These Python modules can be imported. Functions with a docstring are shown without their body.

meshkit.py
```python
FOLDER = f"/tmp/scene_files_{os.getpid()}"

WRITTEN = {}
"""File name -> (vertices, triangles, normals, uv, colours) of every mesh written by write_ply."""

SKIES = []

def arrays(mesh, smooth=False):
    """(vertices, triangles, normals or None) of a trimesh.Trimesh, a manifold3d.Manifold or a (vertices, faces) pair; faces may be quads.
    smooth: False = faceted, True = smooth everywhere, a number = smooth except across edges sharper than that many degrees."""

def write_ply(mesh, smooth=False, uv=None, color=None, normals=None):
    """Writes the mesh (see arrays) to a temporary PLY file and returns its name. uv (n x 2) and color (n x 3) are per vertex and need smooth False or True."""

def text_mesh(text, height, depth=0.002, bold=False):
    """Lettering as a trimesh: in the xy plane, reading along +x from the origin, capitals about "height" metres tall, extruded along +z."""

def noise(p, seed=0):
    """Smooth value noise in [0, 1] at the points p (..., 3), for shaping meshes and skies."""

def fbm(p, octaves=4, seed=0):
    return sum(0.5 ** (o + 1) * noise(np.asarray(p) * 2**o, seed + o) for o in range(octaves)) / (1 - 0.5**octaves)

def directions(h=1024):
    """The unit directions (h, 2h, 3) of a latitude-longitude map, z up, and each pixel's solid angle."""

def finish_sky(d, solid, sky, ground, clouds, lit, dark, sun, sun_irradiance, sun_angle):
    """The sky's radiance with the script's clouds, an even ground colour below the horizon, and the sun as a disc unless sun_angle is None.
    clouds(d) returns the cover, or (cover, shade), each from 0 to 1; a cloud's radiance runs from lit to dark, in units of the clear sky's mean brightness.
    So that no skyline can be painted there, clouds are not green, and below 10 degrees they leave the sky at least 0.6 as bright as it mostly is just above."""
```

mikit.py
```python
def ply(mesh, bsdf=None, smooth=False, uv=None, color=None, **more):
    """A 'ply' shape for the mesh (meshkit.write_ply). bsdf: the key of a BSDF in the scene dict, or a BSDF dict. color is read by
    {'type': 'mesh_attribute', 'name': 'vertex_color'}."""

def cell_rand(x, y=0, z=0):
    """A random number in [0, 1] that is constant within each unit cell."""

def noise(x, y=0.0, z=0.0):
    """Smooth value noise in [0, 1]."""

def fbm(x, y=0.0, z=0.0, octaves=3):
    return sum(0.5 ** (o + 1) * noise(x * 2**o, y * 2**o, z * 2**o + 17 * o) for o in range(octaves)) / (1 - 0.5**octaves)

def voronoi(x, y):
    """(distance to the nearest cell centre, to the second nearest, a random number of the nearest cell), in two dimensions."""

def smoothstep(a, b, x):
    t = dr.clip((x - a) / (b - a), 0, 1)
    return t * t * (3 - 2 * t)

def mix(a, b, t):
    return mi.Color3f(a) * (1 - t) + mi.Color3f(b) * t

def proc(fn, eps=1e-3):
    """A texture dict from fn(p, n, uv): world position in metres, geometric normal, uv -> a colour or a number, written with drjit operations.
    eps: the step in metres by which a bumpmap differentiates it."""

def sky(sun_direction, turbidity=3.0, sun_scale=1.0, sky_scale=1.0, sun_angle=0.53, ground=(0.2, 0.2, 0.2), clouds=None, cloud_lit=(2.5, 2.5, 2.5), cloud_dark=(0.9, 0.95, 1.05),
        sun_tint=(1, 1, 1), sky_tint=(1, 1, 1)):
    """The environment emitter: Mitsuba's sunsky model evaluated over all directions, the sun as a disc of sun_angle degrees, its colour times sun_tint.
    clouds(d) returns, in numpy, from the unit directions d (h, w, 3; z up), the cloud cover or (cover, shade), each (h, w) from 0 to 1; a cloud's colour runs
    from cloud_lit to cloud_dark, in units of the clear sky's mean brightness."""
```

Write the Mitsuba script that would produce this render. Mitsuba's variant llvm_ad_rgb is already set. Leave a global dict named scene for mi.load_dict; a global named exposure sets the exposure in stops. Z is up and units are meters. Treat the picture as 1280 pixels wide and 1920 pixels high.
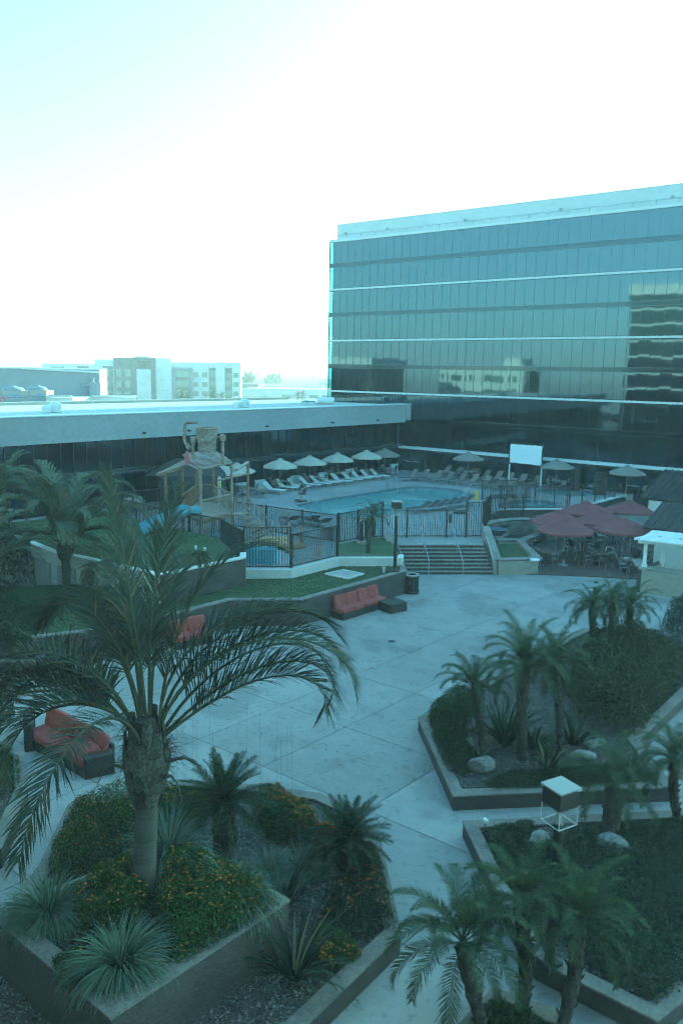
import math, random
import numpy as np, trimesh, drjit as dr, mitsuba as mi, mikit, meshkit
from shapely.geometry import Polygon, box as sbox, LineString, Point
from mikit import proc, noise, fbm, voronoi, smoothstep, mix, cell_rand
T = mi.ScalarTransform4f
scene, labels = {}, {}
R = math.radians

# ------------------------------------------------------------------ camera, sky, air, exposure
exposure = 4.65
CAM_M = np.array([[0.999864, 0.002845, 0.016256], [0.016503, -0.172347, -0.984898], [0.0, 0.985032, -0.172371]])          # rows: right, down, forward (a levelled tripod, pitched down 9.9 degrees, rolled 0.9)
EYE = [0.0, 0.0, 11.0]
right, down, fwd = CAM_M
scene['camera'] = {'type': 'perspective', 'fov': 2 * math.degrees(math.atan(640 / 1520)), 'fov_axis': 'x', 'near_clip': 0.1, 'far_clip': 20000.0,
                   'to_world': T().look_at(origin=EYE, target=[EYE[i] + fwd[i] for i in range(3)], up=[-down[i] for i in range(3)]),
                   'medium': {'type': 'ref', 'id': 'haze_air'}}
SUN_AZ, SUN_EL = R(37), R(14.5)
scene['sky'] = mikit.sky([math.sin(SUN_AZ) * math.cos(SUN_EL), math.cos(SUN_AZ) * math.cos(SUN_EL), math.sin(SUN_EL)], turbidity=4.0,
                         sun_scale=1.0, sky_scale=1.0, sky_tint=(0.40, 0.94, 1.00), sun_tint=(0.40, 0.90, 1.35))
scene['haze_air'] = {'type': 'homogeneous', 'albedo': {'type': 'rgb', 'value': [0.95, 0.95, 0.95]}, 'sigma_t': 0.0008}
scene['haze'] = {'type': 'cube', 'to_world': T().translate([0, 1500, 19]).scale([2600, 2600, 21]), 'bsdf': {'type': 'null'}, 'interior': {'type': 'ref', 'id': 'haze_air'}}
labels['haze'] = {'label': 'thin pale haze hanging over the whole courtyard and the far buildings', 'category': 'haze', 'kind': 'stuff'}

# ------------------------------------------------------------------ helpers
class MB:
    """Collects simple solids into one mesh."""
    def __init__(s): s.v, s.f, s.c, s.n = [], [], [], 0
    def add(s, v, f, col=None):
        v = np.asarray(v, float); f = np.asarray(f, int)
        if f.shape[1] == 4: f = np.vstack([f[:, [0, 1, 2]], f[:, [0, 2, 3]]])
        s.v.append(v); s.f.append(f + s.n); s.n += len(v)
        s.c.append(np.tile(np.asarray(col if col is not None else (1, 1, 1), float), (len(v), 1)) if col is None or np.ndim(col) == 1 else np.asarray(col))
        return s
    def box(s, c, d, yaw=0.0, bev=0.0, tilt=None):
        """box with centre c, sizes d, turned yaw radians about z; bev chamfers the vertical and top edges"""
        hx, hy, hz = d[0] / 2, d[1] / 2, d[2] / 2
        if bev > 0:
            b = min(bev, hx * .9, hy * .9, hz * .9)
            p = [(-hx + b, -hy), (hx - b, -hy), (hx, -hy + b), (hx, hy - b), (hx - b, hy), (-hx + b, hy), (-hx, hy - b), (-hx, -hy + b)]
            q = [(-hx + b, -hy + b), (hx - b, -hy + b), (hx - b, -hy + b), (hx - b, hy - b), (hx - b, hy - b), (-hx + b, hy - b), (-hx + b, hy - b), (-hx + b, -hy + b)]
            v = [(x, y, -hz) for x, y in p] + [(x, y, hz - b) for x, y in p] + [(x, y, hz) for x, y in q]
            f = [[i, (i + 1) % 8, 8 + (i + 1) % 8, 8 + i] for i in range(8)] + [[8 + i, 8 + (i + 1) % 8, 16 + (i + 1) % 8, 16 + i] for i in range(8)]
            f += [[16, 18, 20, 22], [7, 6, 1, 0], [6, 5, 2, 1], [5, 4, 3, 2]]
        else:
            v = [(x, y, z) for z in (-hz, hz) for x, y in ((-hx, -hy), (hx, -hy), (hx, hy), (-hx, hy))]
            f = [[3, 2, 1, 0], [4, 5, 6, 7], [0, 1, 5, 4], [1, 2, 6, 5], [2, 3, 7, 6], [3, 0, 4, 7]]
        v = np.array(v, float)
        if tilt is not None: v = v @ np.asarray(tilt).T
        cy, sy = math.cos(yaw), math.sin(yaw)
        v = v @ np.array([[cy, sy, 0], [-sy, cy, 0], [0, 0, 1]]) + np.asarray(c, float)
        return s.add(v, f)
    def bar(s, a, b, w, h=None, up=(0, 0, 1)):
        """square bar from a to b, w wide and h high"""
        a, b = np.asarray(a, float), np.asarray(b, float); h = h or w
        t = (b - a) / np.linalg.norm(b - a); u = np.asarray(up, float)
        if abs(t @ u) > .98: u = np.array([1.0, 0, 0])
        x = np.cross(t, u); x /= np.linalg.norm(x); y = np.cross(x, t)
        q = [-x * w / 2 - y * h / 2, x * w / 2 - y * h / 2, x * w / 2 + y * h / 2, -x * w / 2 + y * h / 2]
        return s.add([a + k for k in q] + [b + k for k in q], [[3, 2, 1, 0], [4, 5, 6, 7], [0, 1, 5, 4], [1, 2, 6, 5], [2, 3, 7, 6], [3, 0, 4, 7]])
    def tube(s, pts, r, n=8, cap=True):
        p = np.asarray(pts, float); t = np.gradient(p, axis=0); t /= np.linalg.norm(t, axis=1, keepdims=True) + 1e-12
        r = np.broadcast_to(r, (len(p),)); ref = np.array([0.0, 0, 1]) if abs(t[0, 2]) < .9 else np.array([1.0, 0, 0]); x = np.cross(t[0], ref); x /= np.linalg.norm(x)
        v = []
        for i in range(len(p)):
            x = x - t[i] * (x @ t[i]); x /= np.linalg.norm(x) + 1e-12; y = np.cross(t[i], x); a = np.arange(n) * 2 * math.pi / n
            v.append(p[i] + r[i] * (np.cos(a)[:, None] * x + np.sin(a)[:, None] * y))
        v = np.vstack(v); m = len(p)
        f = [[i * n + j, i * n + (j + 1) % n, (i + 1) * n + (j + 1) % n, (i + 1) * n + j] for i in range(m - 1) for j in range(n)]
        s.add(v, f)
        if cap:
            for i, fl in ((0, -1), (m - 1, 1)):
                ring = v[i * n:(i + 1) * n]; s.add(np.vstack([ring, p[i]]), [[j, (j + 1) % n, n][::fl] for j in range(n)])
        return s
    def lathe(s, prof, c=(0, 0, 0), n=20, wob=None):
        """profile [(radius, z)...] turned about the z axis through c"""
        a = np.arange(n) * 2 * math.pi / n; v = []
        for r, z in prof:
            v += [(c[0] + r * math.cos(k), c[1] + r * math.sin(k), c[2] + z) for k in a]
        f = [[i * n + j, i * n + (j + 1) % n, (i + 1) * n + (j + 1) % n, (i + 1) * n + j] for i in range(len(prof) - 1) for j in range(n)]
        return s.add(v, f)
    def prism(s, poly, z0, z1):
        if not isinstance(poly, Polygon): poly = Polygon([(p[0], p[1]) for p in poly])
        if not poly.is_valid: poly = poly.buffer(0)
        m = trimesh.creation.extrude_polygon(poly, z1 - z0, engine='earcut'); v = np.array(m.vertices); v[:, 2] += z0
        return s.add(v, np.array(m.faces))
    def quad(s, a, b, c, d): return s.add([a, b, c, d], [[0, 1, 2, 3]])
    def mesh(s): return np.vstack(s.v), np.vstack(s.f)
    def cols(s): return np.vstack(s.c)

def numbered(name, taken):
    if name not in taken: return name
    i = 1
    while f'{name}_{i:03d}' in taken: i += 1
    return f'{name}_{i:03d}'
NAMES = set()
_next = {}
def fresh_key(name):
    if name not in NAMES: NAMES.add(name); return name
    i = _next.get(name, 0) + 1
    while f'{name}_{i:03d}' in NAMES: i += 1
    _next[name] = i; NAMES.add(f'{name}_{i:03d}'); return f'{name}_{i:03d}'
def thing(name, label, cat, group=None):
    k = fresh_key(name); labels[k] = {'label': label, 'category': cat}
    if group: labels[k]['group'] = group
    return k
def structure(name, mb, bsdf, label, smooth=False, **kw):
    k = fresh_key(name); scene[k] = mikit.ply(mb.mesh() if isinstance(mb, MB) else mb, bsdf, smooth=smooth, **kw)
    labels[k] = {'label': label, 'category': name.replace('_', ' '), 'kind': 'structure'}; return k
def part(parent, name, mb, bsdf, smooth=False, kind=None, label=None, tw=None, vc=False):
    k = fresh_key(parent + '__' + name)
    if isinstance(mb, dict): scene[k] = dict(mb)
    else:
        scene[k] = mikit.ply(mb.mesh() if isinstance(mb, MB) else mb, bsdf, smooth=smooth, **({'color': mb.cols()} if vc else {}))
    if tw is not None: scene[k]['to_world'] = tw
    if kind or label: labels[k] = {**({'kind': kind} if kind else {}), **({'label': label} if label else {})}
    return k
def P(mb, bsdf, smooth=False, vc=False): return mikit.ply(mb.mesh(), bsdf, smooth=smooth, **({'color': mb.cols()} if vc else {}))
def place(x, y, z, yaw=0.0, s=1.0): return T().translate([x, y, z]).rotate([0, 0, 1], math.degrees(yaw)).scale(s)
ORD = ['first', 'second', 'third', 'fourth', 'fifth', 'sixth', 'seventh', 'eighth', 'ninth', 'tenth', 'eleventh', 'twelfth', 'thirteenth', 'fourteenth', 'fifteenth', 'sixteenth']
def v2(p): return np.array([p[0], p[1]], float)
def p3(p, z=None): return np.array([p[0], p[1], p[2] if z is None else z], float)
def X3(x, y, z): return np.array([x, y, z])
rnd = random.Random(7); nr = np.random.default_rng(7)

# ------------------------------------------------------------------ materials (each defined once)
def rgb(*c): return {'type': 'rgb', 'value': list(c)}
def pr(base, rough=.6, metal=0.0, spec=.5, **k):
    return {'type': 'twosided', 'b': {'type': 'principled', 'base_color': base if isinstance(base, dict) else rgb(*base), 'roughness': rough, 'metallic': metal, 'specular': spec, **k}}
def mottled(a, b, s=1.0, s2=9.0, w=.5):
    a, b = mi.Color3f(*a), mi.Color3f(*b)
    def fn(p, n, uv):
        t = fbm(p.x * s, p.y * s, p.z * s, 4) * (1 - w) + noise(p.x * s2, p.y * s2, p.z * s2) * w
        return mix(a, b, smoothstep(.25, .75, t))
    return proc(fn)
def concrete(tone):
    def fn(p, n, uv):
        big = fbm(p.x * .35 + tone * 9, p.y * .35, 1.0, 4); mid = fbm(p.x * 1.7, p.y * 1.7 + tone * 5, 2.0, 4); fine = noise(p.x * 22, p.y * 22, 0.0)
        spot = smoothstep(.80, .86, noise(p.x * 9.0, p.y * 9.0, 5.0)) * .6 + smoothstep(.86, .9, noise(p.x * 27.0, p.y * 27.0, 7.0)) * .5
        v = (.345 + tone * .022) * (.76 + .30 * big + .22 * mid + .08 * fine) * (1 - .30 * spot)
        st = smoothstep(.55, .72, fbm(p.x * .8 + 30, p.y * .8, 3.0, 5))
        return mi.Color3f(v * 1.03, v, v * .96) * (1 - .17 * st)
    return proc(fn)
for i in range(3): scene[f'm_concrete{i}'] = {'type': 'twosided', 'b': {'type': 'diffuse', 'reflectance': concrete(i - 1.0)}}
def deckfn(p, n, uv):
    v = .38 * (.72 + .35 * fbm(p.x * .5, p.y * .5, 0.0, 4) + .2 * fbm(p.x * 3, p.y * 3, 2.0, 3))
    return mi.Color3f(v * 1.04, v, v * .97)
scene['m_deck'] = {'type': 'twosided', 'b': {'type': 'diffuse', 'reflectance': proc(deckfn)}}
scene['m_joint'] = pr((.06, .058, .055), .9)
scene['m_farground'] = pr(mottled((.16, .15, .13), (.3, .29, .26), .02, .2), .9)
scene['m_stucco'] = pr(mottled((.060, .047, .044), (.10, .079, .073), 1.6, 30, .4), .85)
scene['m_stucco_cap'] = pr(mottled((.15, .128, .115), (.26, .22, .195), 1.9, 25, .4), .85)
scene['m_white_stucco'] = pr(mottled((.5, .5, .47), (.62, .61, .57), .8, 18, .4), .8)
scene['m_steps'] = pr(mottled((.2, .18, .16), (.32, .29, .26), 1.5, 12, .4), .8)
scene['m_riser'] = pr((.07, .055, .05), .8)
scene['m_dark_metal'] = pr((.030, .024, .022), .45, 0, .5)
scene['m_steel'] = pr((.62, .62, .62), .25, 1.0)
scene['m_white_metal'] = pr((.75, .75, .73), .4)
scene['m_grey_metal'] = pr((.3, .31, .31), .5)
scene['m_body'] = pr((.03, .034, .038), .6)
scene['m_glass'] = pr((.075, .11, .135), .03, 1.0)
scene['m_glass_wing'] = pr((.055, .075, .105), .06, 1.0)
scene['m_clear'] = {'type': 'thindielectric', 'int_ior': 1.5, 'specular_transmittance': rgb(.30, .72, .76)}
scene['m_fence_glass'] = {'type': 'thindielectric', 'int_ior': 1.5}
scene['m_mullion'] = pr((.085, .115, .135), .22, 1.0)
scene['m_spandrel'] = pr((.035, .045, .055), .35)
scene['m_tower_spandrel'] = pr((.05, .072, .088), .12, 1.0)
scene['m_band'] = pr((.60, .61, .60), .5)
scene['m_parapet'] = pr(mottled((.50, .52, .52), (.56, .58, .58), .5, 4, .3), .6)
scene['m_fascia'] = pr(mottled((.32, .335, .345), (.37, .39, .40), .3, 4, .3), .7)
scene['m_roof'] = pr(mottled((.40, .39, .36), (.50, .49, .45), .2, 3, .4), .8)
scene['m_turf'] = pr(mottled((.035, .062, .028), (.07, .11, .05), .9, 40, .5), .9)
scene['m_turf_blade'] = pr((.05, .085, .035), .7)
scene['m_soil'] = pr(mottled((.045, .038, .034), (.12, .10, .09), 2.5, 45, .6), .95)
scene['m_chip'] = pr((.24, .22, .195), .8)
scene['m_bark_chip'] = pr((.10, .08, .07), .9)
def stonefn(p, n, uv):
    return mix(mi.Color3f(.26, .235, .19), mi.Color3f(.42, .38, .31), fbm(p.x * 2.3, p.y * 2.3, p.z * 9, 3))
scene['m_ledgestone'] = pr(proc(stonefn), .8)
scene['m_ledgestone_dark'] = pr(mottled((.15, .14, .12), (.26, .24, .2), 3, 14, .4), .8)
scene['m_rock'] = pr(mottled((.14, .135, .125), (.31, .30, .28), 3, 16, .4), .85)
scene['m_pool'] = pr(mottled((.30, .58, .58), (.36, .66, .64), .6, 6, .3), .5)
scene['m_water'] = {'type': 'dielectric', 'int_ior': 1.33, 'ext_ior': 1.0}
scene['m_tile'] = pr((.10, .14, .18), .3)
scene['m_wicker'] = pr(mottled((.028, .022, .02), (.06, .05, .045), 20, 90, .6), .6)
scene['m_cushion'] = pr(mottled((.33, .058, .050), (.43, .085, .070), 6, 60, .4), .85)
scene['m_red_canvas'] = pr(mottled((.21, .055, .060), (.28, .072, .076), 2, 30, .3), .8)
scene['m_cream_canvas'] = pr(mottled((.46, .42, .34), (.55, .5, .42), 2, 30, .3), .8)
scene['m_taupe_canvas'] = pr((.26, .22, .19), .8)
scene['m_white_sling'] = pr((.60, .60, .58), .7)
scene['m_brown_sling'] = pr((.22, .165, .14), .7)
scene['m_black_sling'] = pr((.06, .055, .055), .7)
scene['m_rust_pipe'] = pr(mottled((.24, .105, .065), (.34, .19, .14), 2.5, 12, .5), .5)
scene['m_pale_pipe'] = pr(mottled((.25, .16, .12), (.36, .29, .25), 2.5, 12, .5), .5)
scene['m_bucket'] = pr(mottled((.17, .10, .07), (.34, .32, .30), 1.6, 7, .3), .6)
scene['m_canopy_sheet'] = pr(mottled((.24, .13, .09), (.42, .35, .31), 1.3, 7, .3), .6)
scene['m_slide'] = pr((.10, .36, .46), .3, 0, .6)
scene['m_pink'] = pr((.55, .13, .14), .5)
scene['m_orange_rock'] = pr(mottled((.35, .19, .10), (.5, .3, .17), 2, 12, .4), .8)
scene['m_patio'] = pr(mottled((.10, .062, .055), (.15, .095, .08), 1.0, 18, .5), .7)
scene['m_table_top'] = pr((.22, .15, .12), .45)
scene['m_round_top'] = pr((.36, .36, .35), .4)
scene['m_seam_roof'] = pr((.06, .05, .047), .5, .3)
scene['m_screen'] = pr((.80, .82, .84), .6)
scene['m_yellow'] = pr((.65, .36, .05), .5)
scene['m_far_white'] = pr(mottled((.58, .58, .56), (.65, .65, .63), .05, .5), .8)
scene['m_far_grey'] = pr((.155, .155, .16), .8)
scene['m_far_blue'] = pr((.25, .28, .31), .8)
scene['m_far_glass'] = pr((.16, .25, .25), .15, .6)
scene['m_far_tree'] = pr((.07, .09, .05), .9)
scene['m_hill'] = pr(mottled((.10, .11, .09), (.2, .2, .17), .004, .05), .95)
scene['m_sign'] = pr((.10, .08, .09), .6)
scene['m_sign_red'] = pr((.35, .10, .12), .6)
scene['m_blue_dot'] = pr((.08, .25, .6), .5)
scene['m_hose'] = pr((.35, .03, .03), .4)
def trunkfn(p, n, uv):
    ring = noise(p.x * 2, p.y * 2, p.z * 26); v = .5 + .5 * ring; g = fbm(p.x * 5, p.y * 5, p.z * 5, 4)
    return mix(mi.Color3f(.045, .040, .036), mi.Color3f(.125, .113, .10), v * .55 + g * .45)
scene['m_trunk'] = pr(proc(trunkfn), .85)
scene['m_fibre'] = pr(mottled((.035, .028, .024), (.085, .066, .052), 4, 40, .5), .95)
scene['m_boot'] = pr(mottled((.045, .045, .038), (.12, .117, .10), 3, 20, .4), .7)
VC = {'type': 'mesh_attribute', 'name': 'vertex_color'}
def leaf(rough=.4, trans=.5): return {'type': 'principledthin', 'base_color': VC, 'roughness': rough, 'diff_trans': trans, 'eta': 1.45, 'spec_trans': 0.0}
scene['m_frond'] = leaf(.36, .5)
scene['m_leaf'] = leaf(.5, .5)
scene['m_blade'] = leaf(.42, .4)
scene['m_flower'] = pr(VC, .7)

# ------------------------------------------------------------------ ground and courtyard paving
A2 = np.array([-0.79063, 0.61230])              # along the glass tower, towards its far left end
B2 = np.array([0.65998, 0.75128])              # along the low wing, away from the camera
G0 = np.array([5.73486, 79.75190])              # the foot of the corner between wing and tower
NT = np.array([-A2[1], A2[0]])   # out of the tower's face
NW = np.array([B2[1], -B2[0]])   # out of the wing's face
DZ, LZ, SZ = 1.4, 1.12, 1.55     # pool deck, lawn terrace, splash deck
def ab(s, t, z=0.0):             # point s along the tower, t along the wing, from their corner
    q = G0 + s * A2 + t * B2; return np.array([q[0], q[1], z])
def tw(s, o, z): q = G0 + s * A2 + o * NT; return np.array([q[0], q[1], z])
def wg(s, o, z): q = G0 + s * B2 + o * NW; return np.array([q[0], q[1], z])
YT, YW = math.atan2(A2[1], A2[0]), math.atan2(B2[1], B2[0])

m = MB(); m.quad((-7000, -3000, -.06), (7000, -3000, -.06), (7000, 9000, -.06), (-7000, 9000, -.06))
structure('ground', m, 'm_farground', 'flat pale town ground stretching to the hazy horizon')

# the courtyard's cast slabs: joints run along the wing (t) and along the tower (s)
JS = [-66, -62.5, -59, -55.4, -51.6, -47.9, -44, -40.1, -36.45, -32.85, -30.2, -26.1, -22.6, -19, -15.5, -12, -8.5, -5, -1.5, 2, 5.5]
JT = [-92, -88, -84, -80, -76, -72.4, -68.8, -65.3, -61.8, -58.2, -54.7, -51.2, -47.68, -44.0, -40.55, -37.56, -34.4, -31.3, -28, -24.7, -21, -17, -13]
plaza_key = fresh_key('plaza'); labels[plaza_key] = {'label': 'blue-grey cast concrete courtyard floor laid in large jointed slabs', 'category': 'courtyard floor', 'kind': 'structure'}
keep = Polygon([v2(X3(-26.181, 33.622, 0.000)), v2(X3(-11.014, 36.954, 0.000)), v2(X3(0.056, 43.071, 0.000)), v2(X3(8.778, 44.500, 0.000)), v2(X3(10.813, 43.549, 0.000)), v2(X3(16.356, 42.982, 0.000)), v2(X3(29.048, 40.262, 0.000)), (40, 14), (30, -1), (-28, 0)])
for i in range(len(JS) - 1):
    for j in range(len(JT) - 1):
        g = .012
        q = [ab(JS[i] + g, JT[j] + g), ab(JS[i + 1] - g, JT[j] + g), ab(JS[i + 1] - g, JT[j + 1] - g), ab(JS[i] + g, JT[j + 1] - g)]
        pg = Polygon([v2(k) for k in q]).intersection(keep)
        for pp in (getattr(pg, 'geoms', None) or [pg]):
            if pp.is_empty or pp.area < .05: continue
            part(plaza_key, 'slab', MB().prism(pp, -.055, rnd.uniform(-.003, .003)), f'm_concrete{rnd.randrange(3)}')
part(plaza_key, 'joint_bed', MB().prism(keep, -.058, -.022), 'm_joint')

# the raised pool deck, cut open for the pool and the two spas
pool_pts = [X3(-3.431, 57.655, 1.400), X3(-1.615, 60.044, 1.400), X3(0.394, 62.363, 1.400), X3(2.554, 64.717, 1.400), X3(4.654, 67.224, 1.400), X3(6.075, 68.183, 1.400), X3(7.450, 68.344, 1.400), X3(8.919, 67.404, 1.400), X3(10.236, 65.725, 1.400), X3(10.660, 63.476, 1.400), X3(9.650, 60.457, 1.400), X3(7.431, 58.753, 1.400), X3(5.716, 57.178, 1.400), X3(3.660, 54.786, 1.400), X3(1.765, 52.581, 1.400), X3(0.359, 52.845, 1.400), X3(-1.450, 54.301, 1.400), X3(-3.011, 56.317, 1.400)]
pool_poly = Polygon([v2(p) for p in pool_pts]).buffer(.5).buffer(-.5)
spa1 = Polygon([v2(p) for p in (X3(11.791, 59.436, 1.400), X3(12.938, 61.181, 1.400), X3(14.507, 61.996, 1.400), X3(15.782, 61.477, 1.400), X3(16.185, 59.882, 1.400), X3(15.003, 58.328, 1.400), X3(13.570, 57.838, 1.400), X3(12.304, 58.060, 1.400))]).buffer(.4).buffer(-.4)
c2 = X3(18.494, 66.055, 1.400); spa2 = Point(c2[0], c2[1]).buffer(2.4)
deck_front = [X3(-19.911, 43.590, 1.550), X3(-10.056, 44.240, 1.550), X3(-6.236, 41.169, 1.550), X3(-4.598, 37.721, 1.550), X3(-2.413, 37.870, 1.550), X3(-0.126, 40.634, 1.550), X3(1.009, 45.694, 1.400), X3(2.386, 46.257, 1.400), X3(2.965, 44.542, 1.400), X3(8.035, 44.937, 1.400), X3(9.042, 49.907, 1.400), X3(10.136, 55.402, 1.400), X3(11.216, 56.814, 1.400), X3(16.185, 57.523, 1.400), X3(19.104, 60.426, 1.400), X3(22.895, 64.802, 1.400), X3(35.406, 77.636, 1.400)]
deck_poly = Polygon([v2(p) for p in deck_front] + [v2(tw(-34, -.2, 0)), v2(tw(0.0, -.2, 0)), v2(wg(-60, -.2, 0))]).buffer(0)
m = MB(); dk = deck_poly.difference(pool_poly).difference(spa1).difference(spa2)
for pp in getattr(dk, 'geoms', [dk]): m.prism(pp, -.05, DZ)
structure('pool_deck', m, 'm_deck', 'pale concrete deck round the swimming pool, raised above the courtyard')
splash_poly = Polygon([v2(p) for p in deck_front[1:6]] + [v2(X3(-0.152, 44.725, 1.400)), v2(X3(-4.480, 47.906, 1.400)), v2(X3(-10.189, 49.110, 1.400))]).buffer(0)
structure('splash_deck', MB().prism(splash_poly.buffer(-.25), DZ - .02, DZ + .006), 'm_concrete2', 'pale wet-play floor under the water play structure')
# low white kerb round the splash deck and the small turf triangle
def wall_strip(pts, w, z0, z1, side=1):
    ln = LineString([v2(p) for p in pts]); return MB().prism(ln.buffer(w / 2, cap_style=2, join_style=2), z0, z1)
k = thing('white_kerb_wall', 'low white rendered kerb wall carrying the splash deck fence', 'kerb wall')
part(k, 'wall', wall_strip([X3(-4.611, 37.615, 1.550), X3(-2.410, 37.818, 1.550), X3(-0.125, 40.454, 1.550), X3(3.029, 40.682, 1.550), X3(3.159, 41.365, 1.550)], .26, LZ - .3, SZ + .02), 'm_white_stucco')
part(k, 'wall', wall_strip([X3(-10.056, 44.240, 1.550), X3(-6.236, 41.169, 1.550), X3(-4.662, 37.823, 1.550)], .24, LZ - .3, SZ + .02), 'm_white_stucco')

def water(name, poly, z, label, depth=1.2):
    k = fresh_key(name); labels[k] = {'label': label, 'category': 'pool', 'kind': 'structure'}
    m = MB().prism(poly.buffer(-.001), DZ - depth - .05, DZ - depth); part(k, 'floor', m, 'm_pool')
    ring = poly.buffer(.01).difference(poly.buffer(-.06)); m = MB()
    for pp in getattr(ring, 'geoms', [ring]): m.prism(pp, DZ - depth, DZ - .30)
    part(k, 'side_wall', m, 'm_pool')
    m = MB()
    for pp in getattr(ring, 'geoms', [ring]): m.prism(pp, DZ - .30, DZ - .02)
    part(k, 'tile_band', m, 'm_tile')
    ring = poly.buffer(.34).difference(poly.buffer(-.04)); m = MB()
    for pp in getattr(ring, 'geoms', [ring]): m.prism(pp, DZ - .02, DZ + .03)
    part(k, 'coping', m, 'm_concrete1')
    from scipy.spatial import Delaunay
    s = poly.buffer(-.06); x0, y0, x1, y1 = s.bounds; st = .22
    gx, gy = np.meshgrid(np.arange(x0, x1, st), np.arange(y0, y1, st)); pts = np.stack([gx.ravel(), gy.ravel()], 1)
    import shapely
    pts = pts[shapely.contains_xy(s.buffer(-.05), pts[:, 0], pts[:, 1])]; bd = s.exterior; bp = np.array([bd.interpolate(d).coords[0] for d in np.arange(0, bd.length, st)])
    pts = np.vstack([pts, bp]); tri = Delaunay(pts).simplices; cen = pts[tri].mean(1); tri = tri[shapely.contains_xy(s, cen[:, 0], cen[:, 1])]
    zz = z + .012 * (meshkit.fbm(np.c_[pts * 1.3, pts[:, :1] * 0], 3) - .5); v = np.c_[pts, zz]
    n = np.cross(v[tri[:, 1]] - v[tri[:, 0]], v[tri[:, 2]] - v[tri[:, 0]])[:, 2] < 0; tri[n] = tri[n][:, ::-1]
    scene[k + '__water'] = mikit.ply((v, tri), 'm_water', smooth=True)
    return k
water('swimming_pool', pool_poly, DZ - .14, 'kidney-shaped blue swimming pool in the pale deck')
water('spa_pool', spa1, DZ - .12, 'oval spa pool just behind the fence above the dark retaining wall', .8)
water('spa_pool', spa2, DZ - .12, 'round spa pool in front of the far glass fence', .8)

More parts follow.
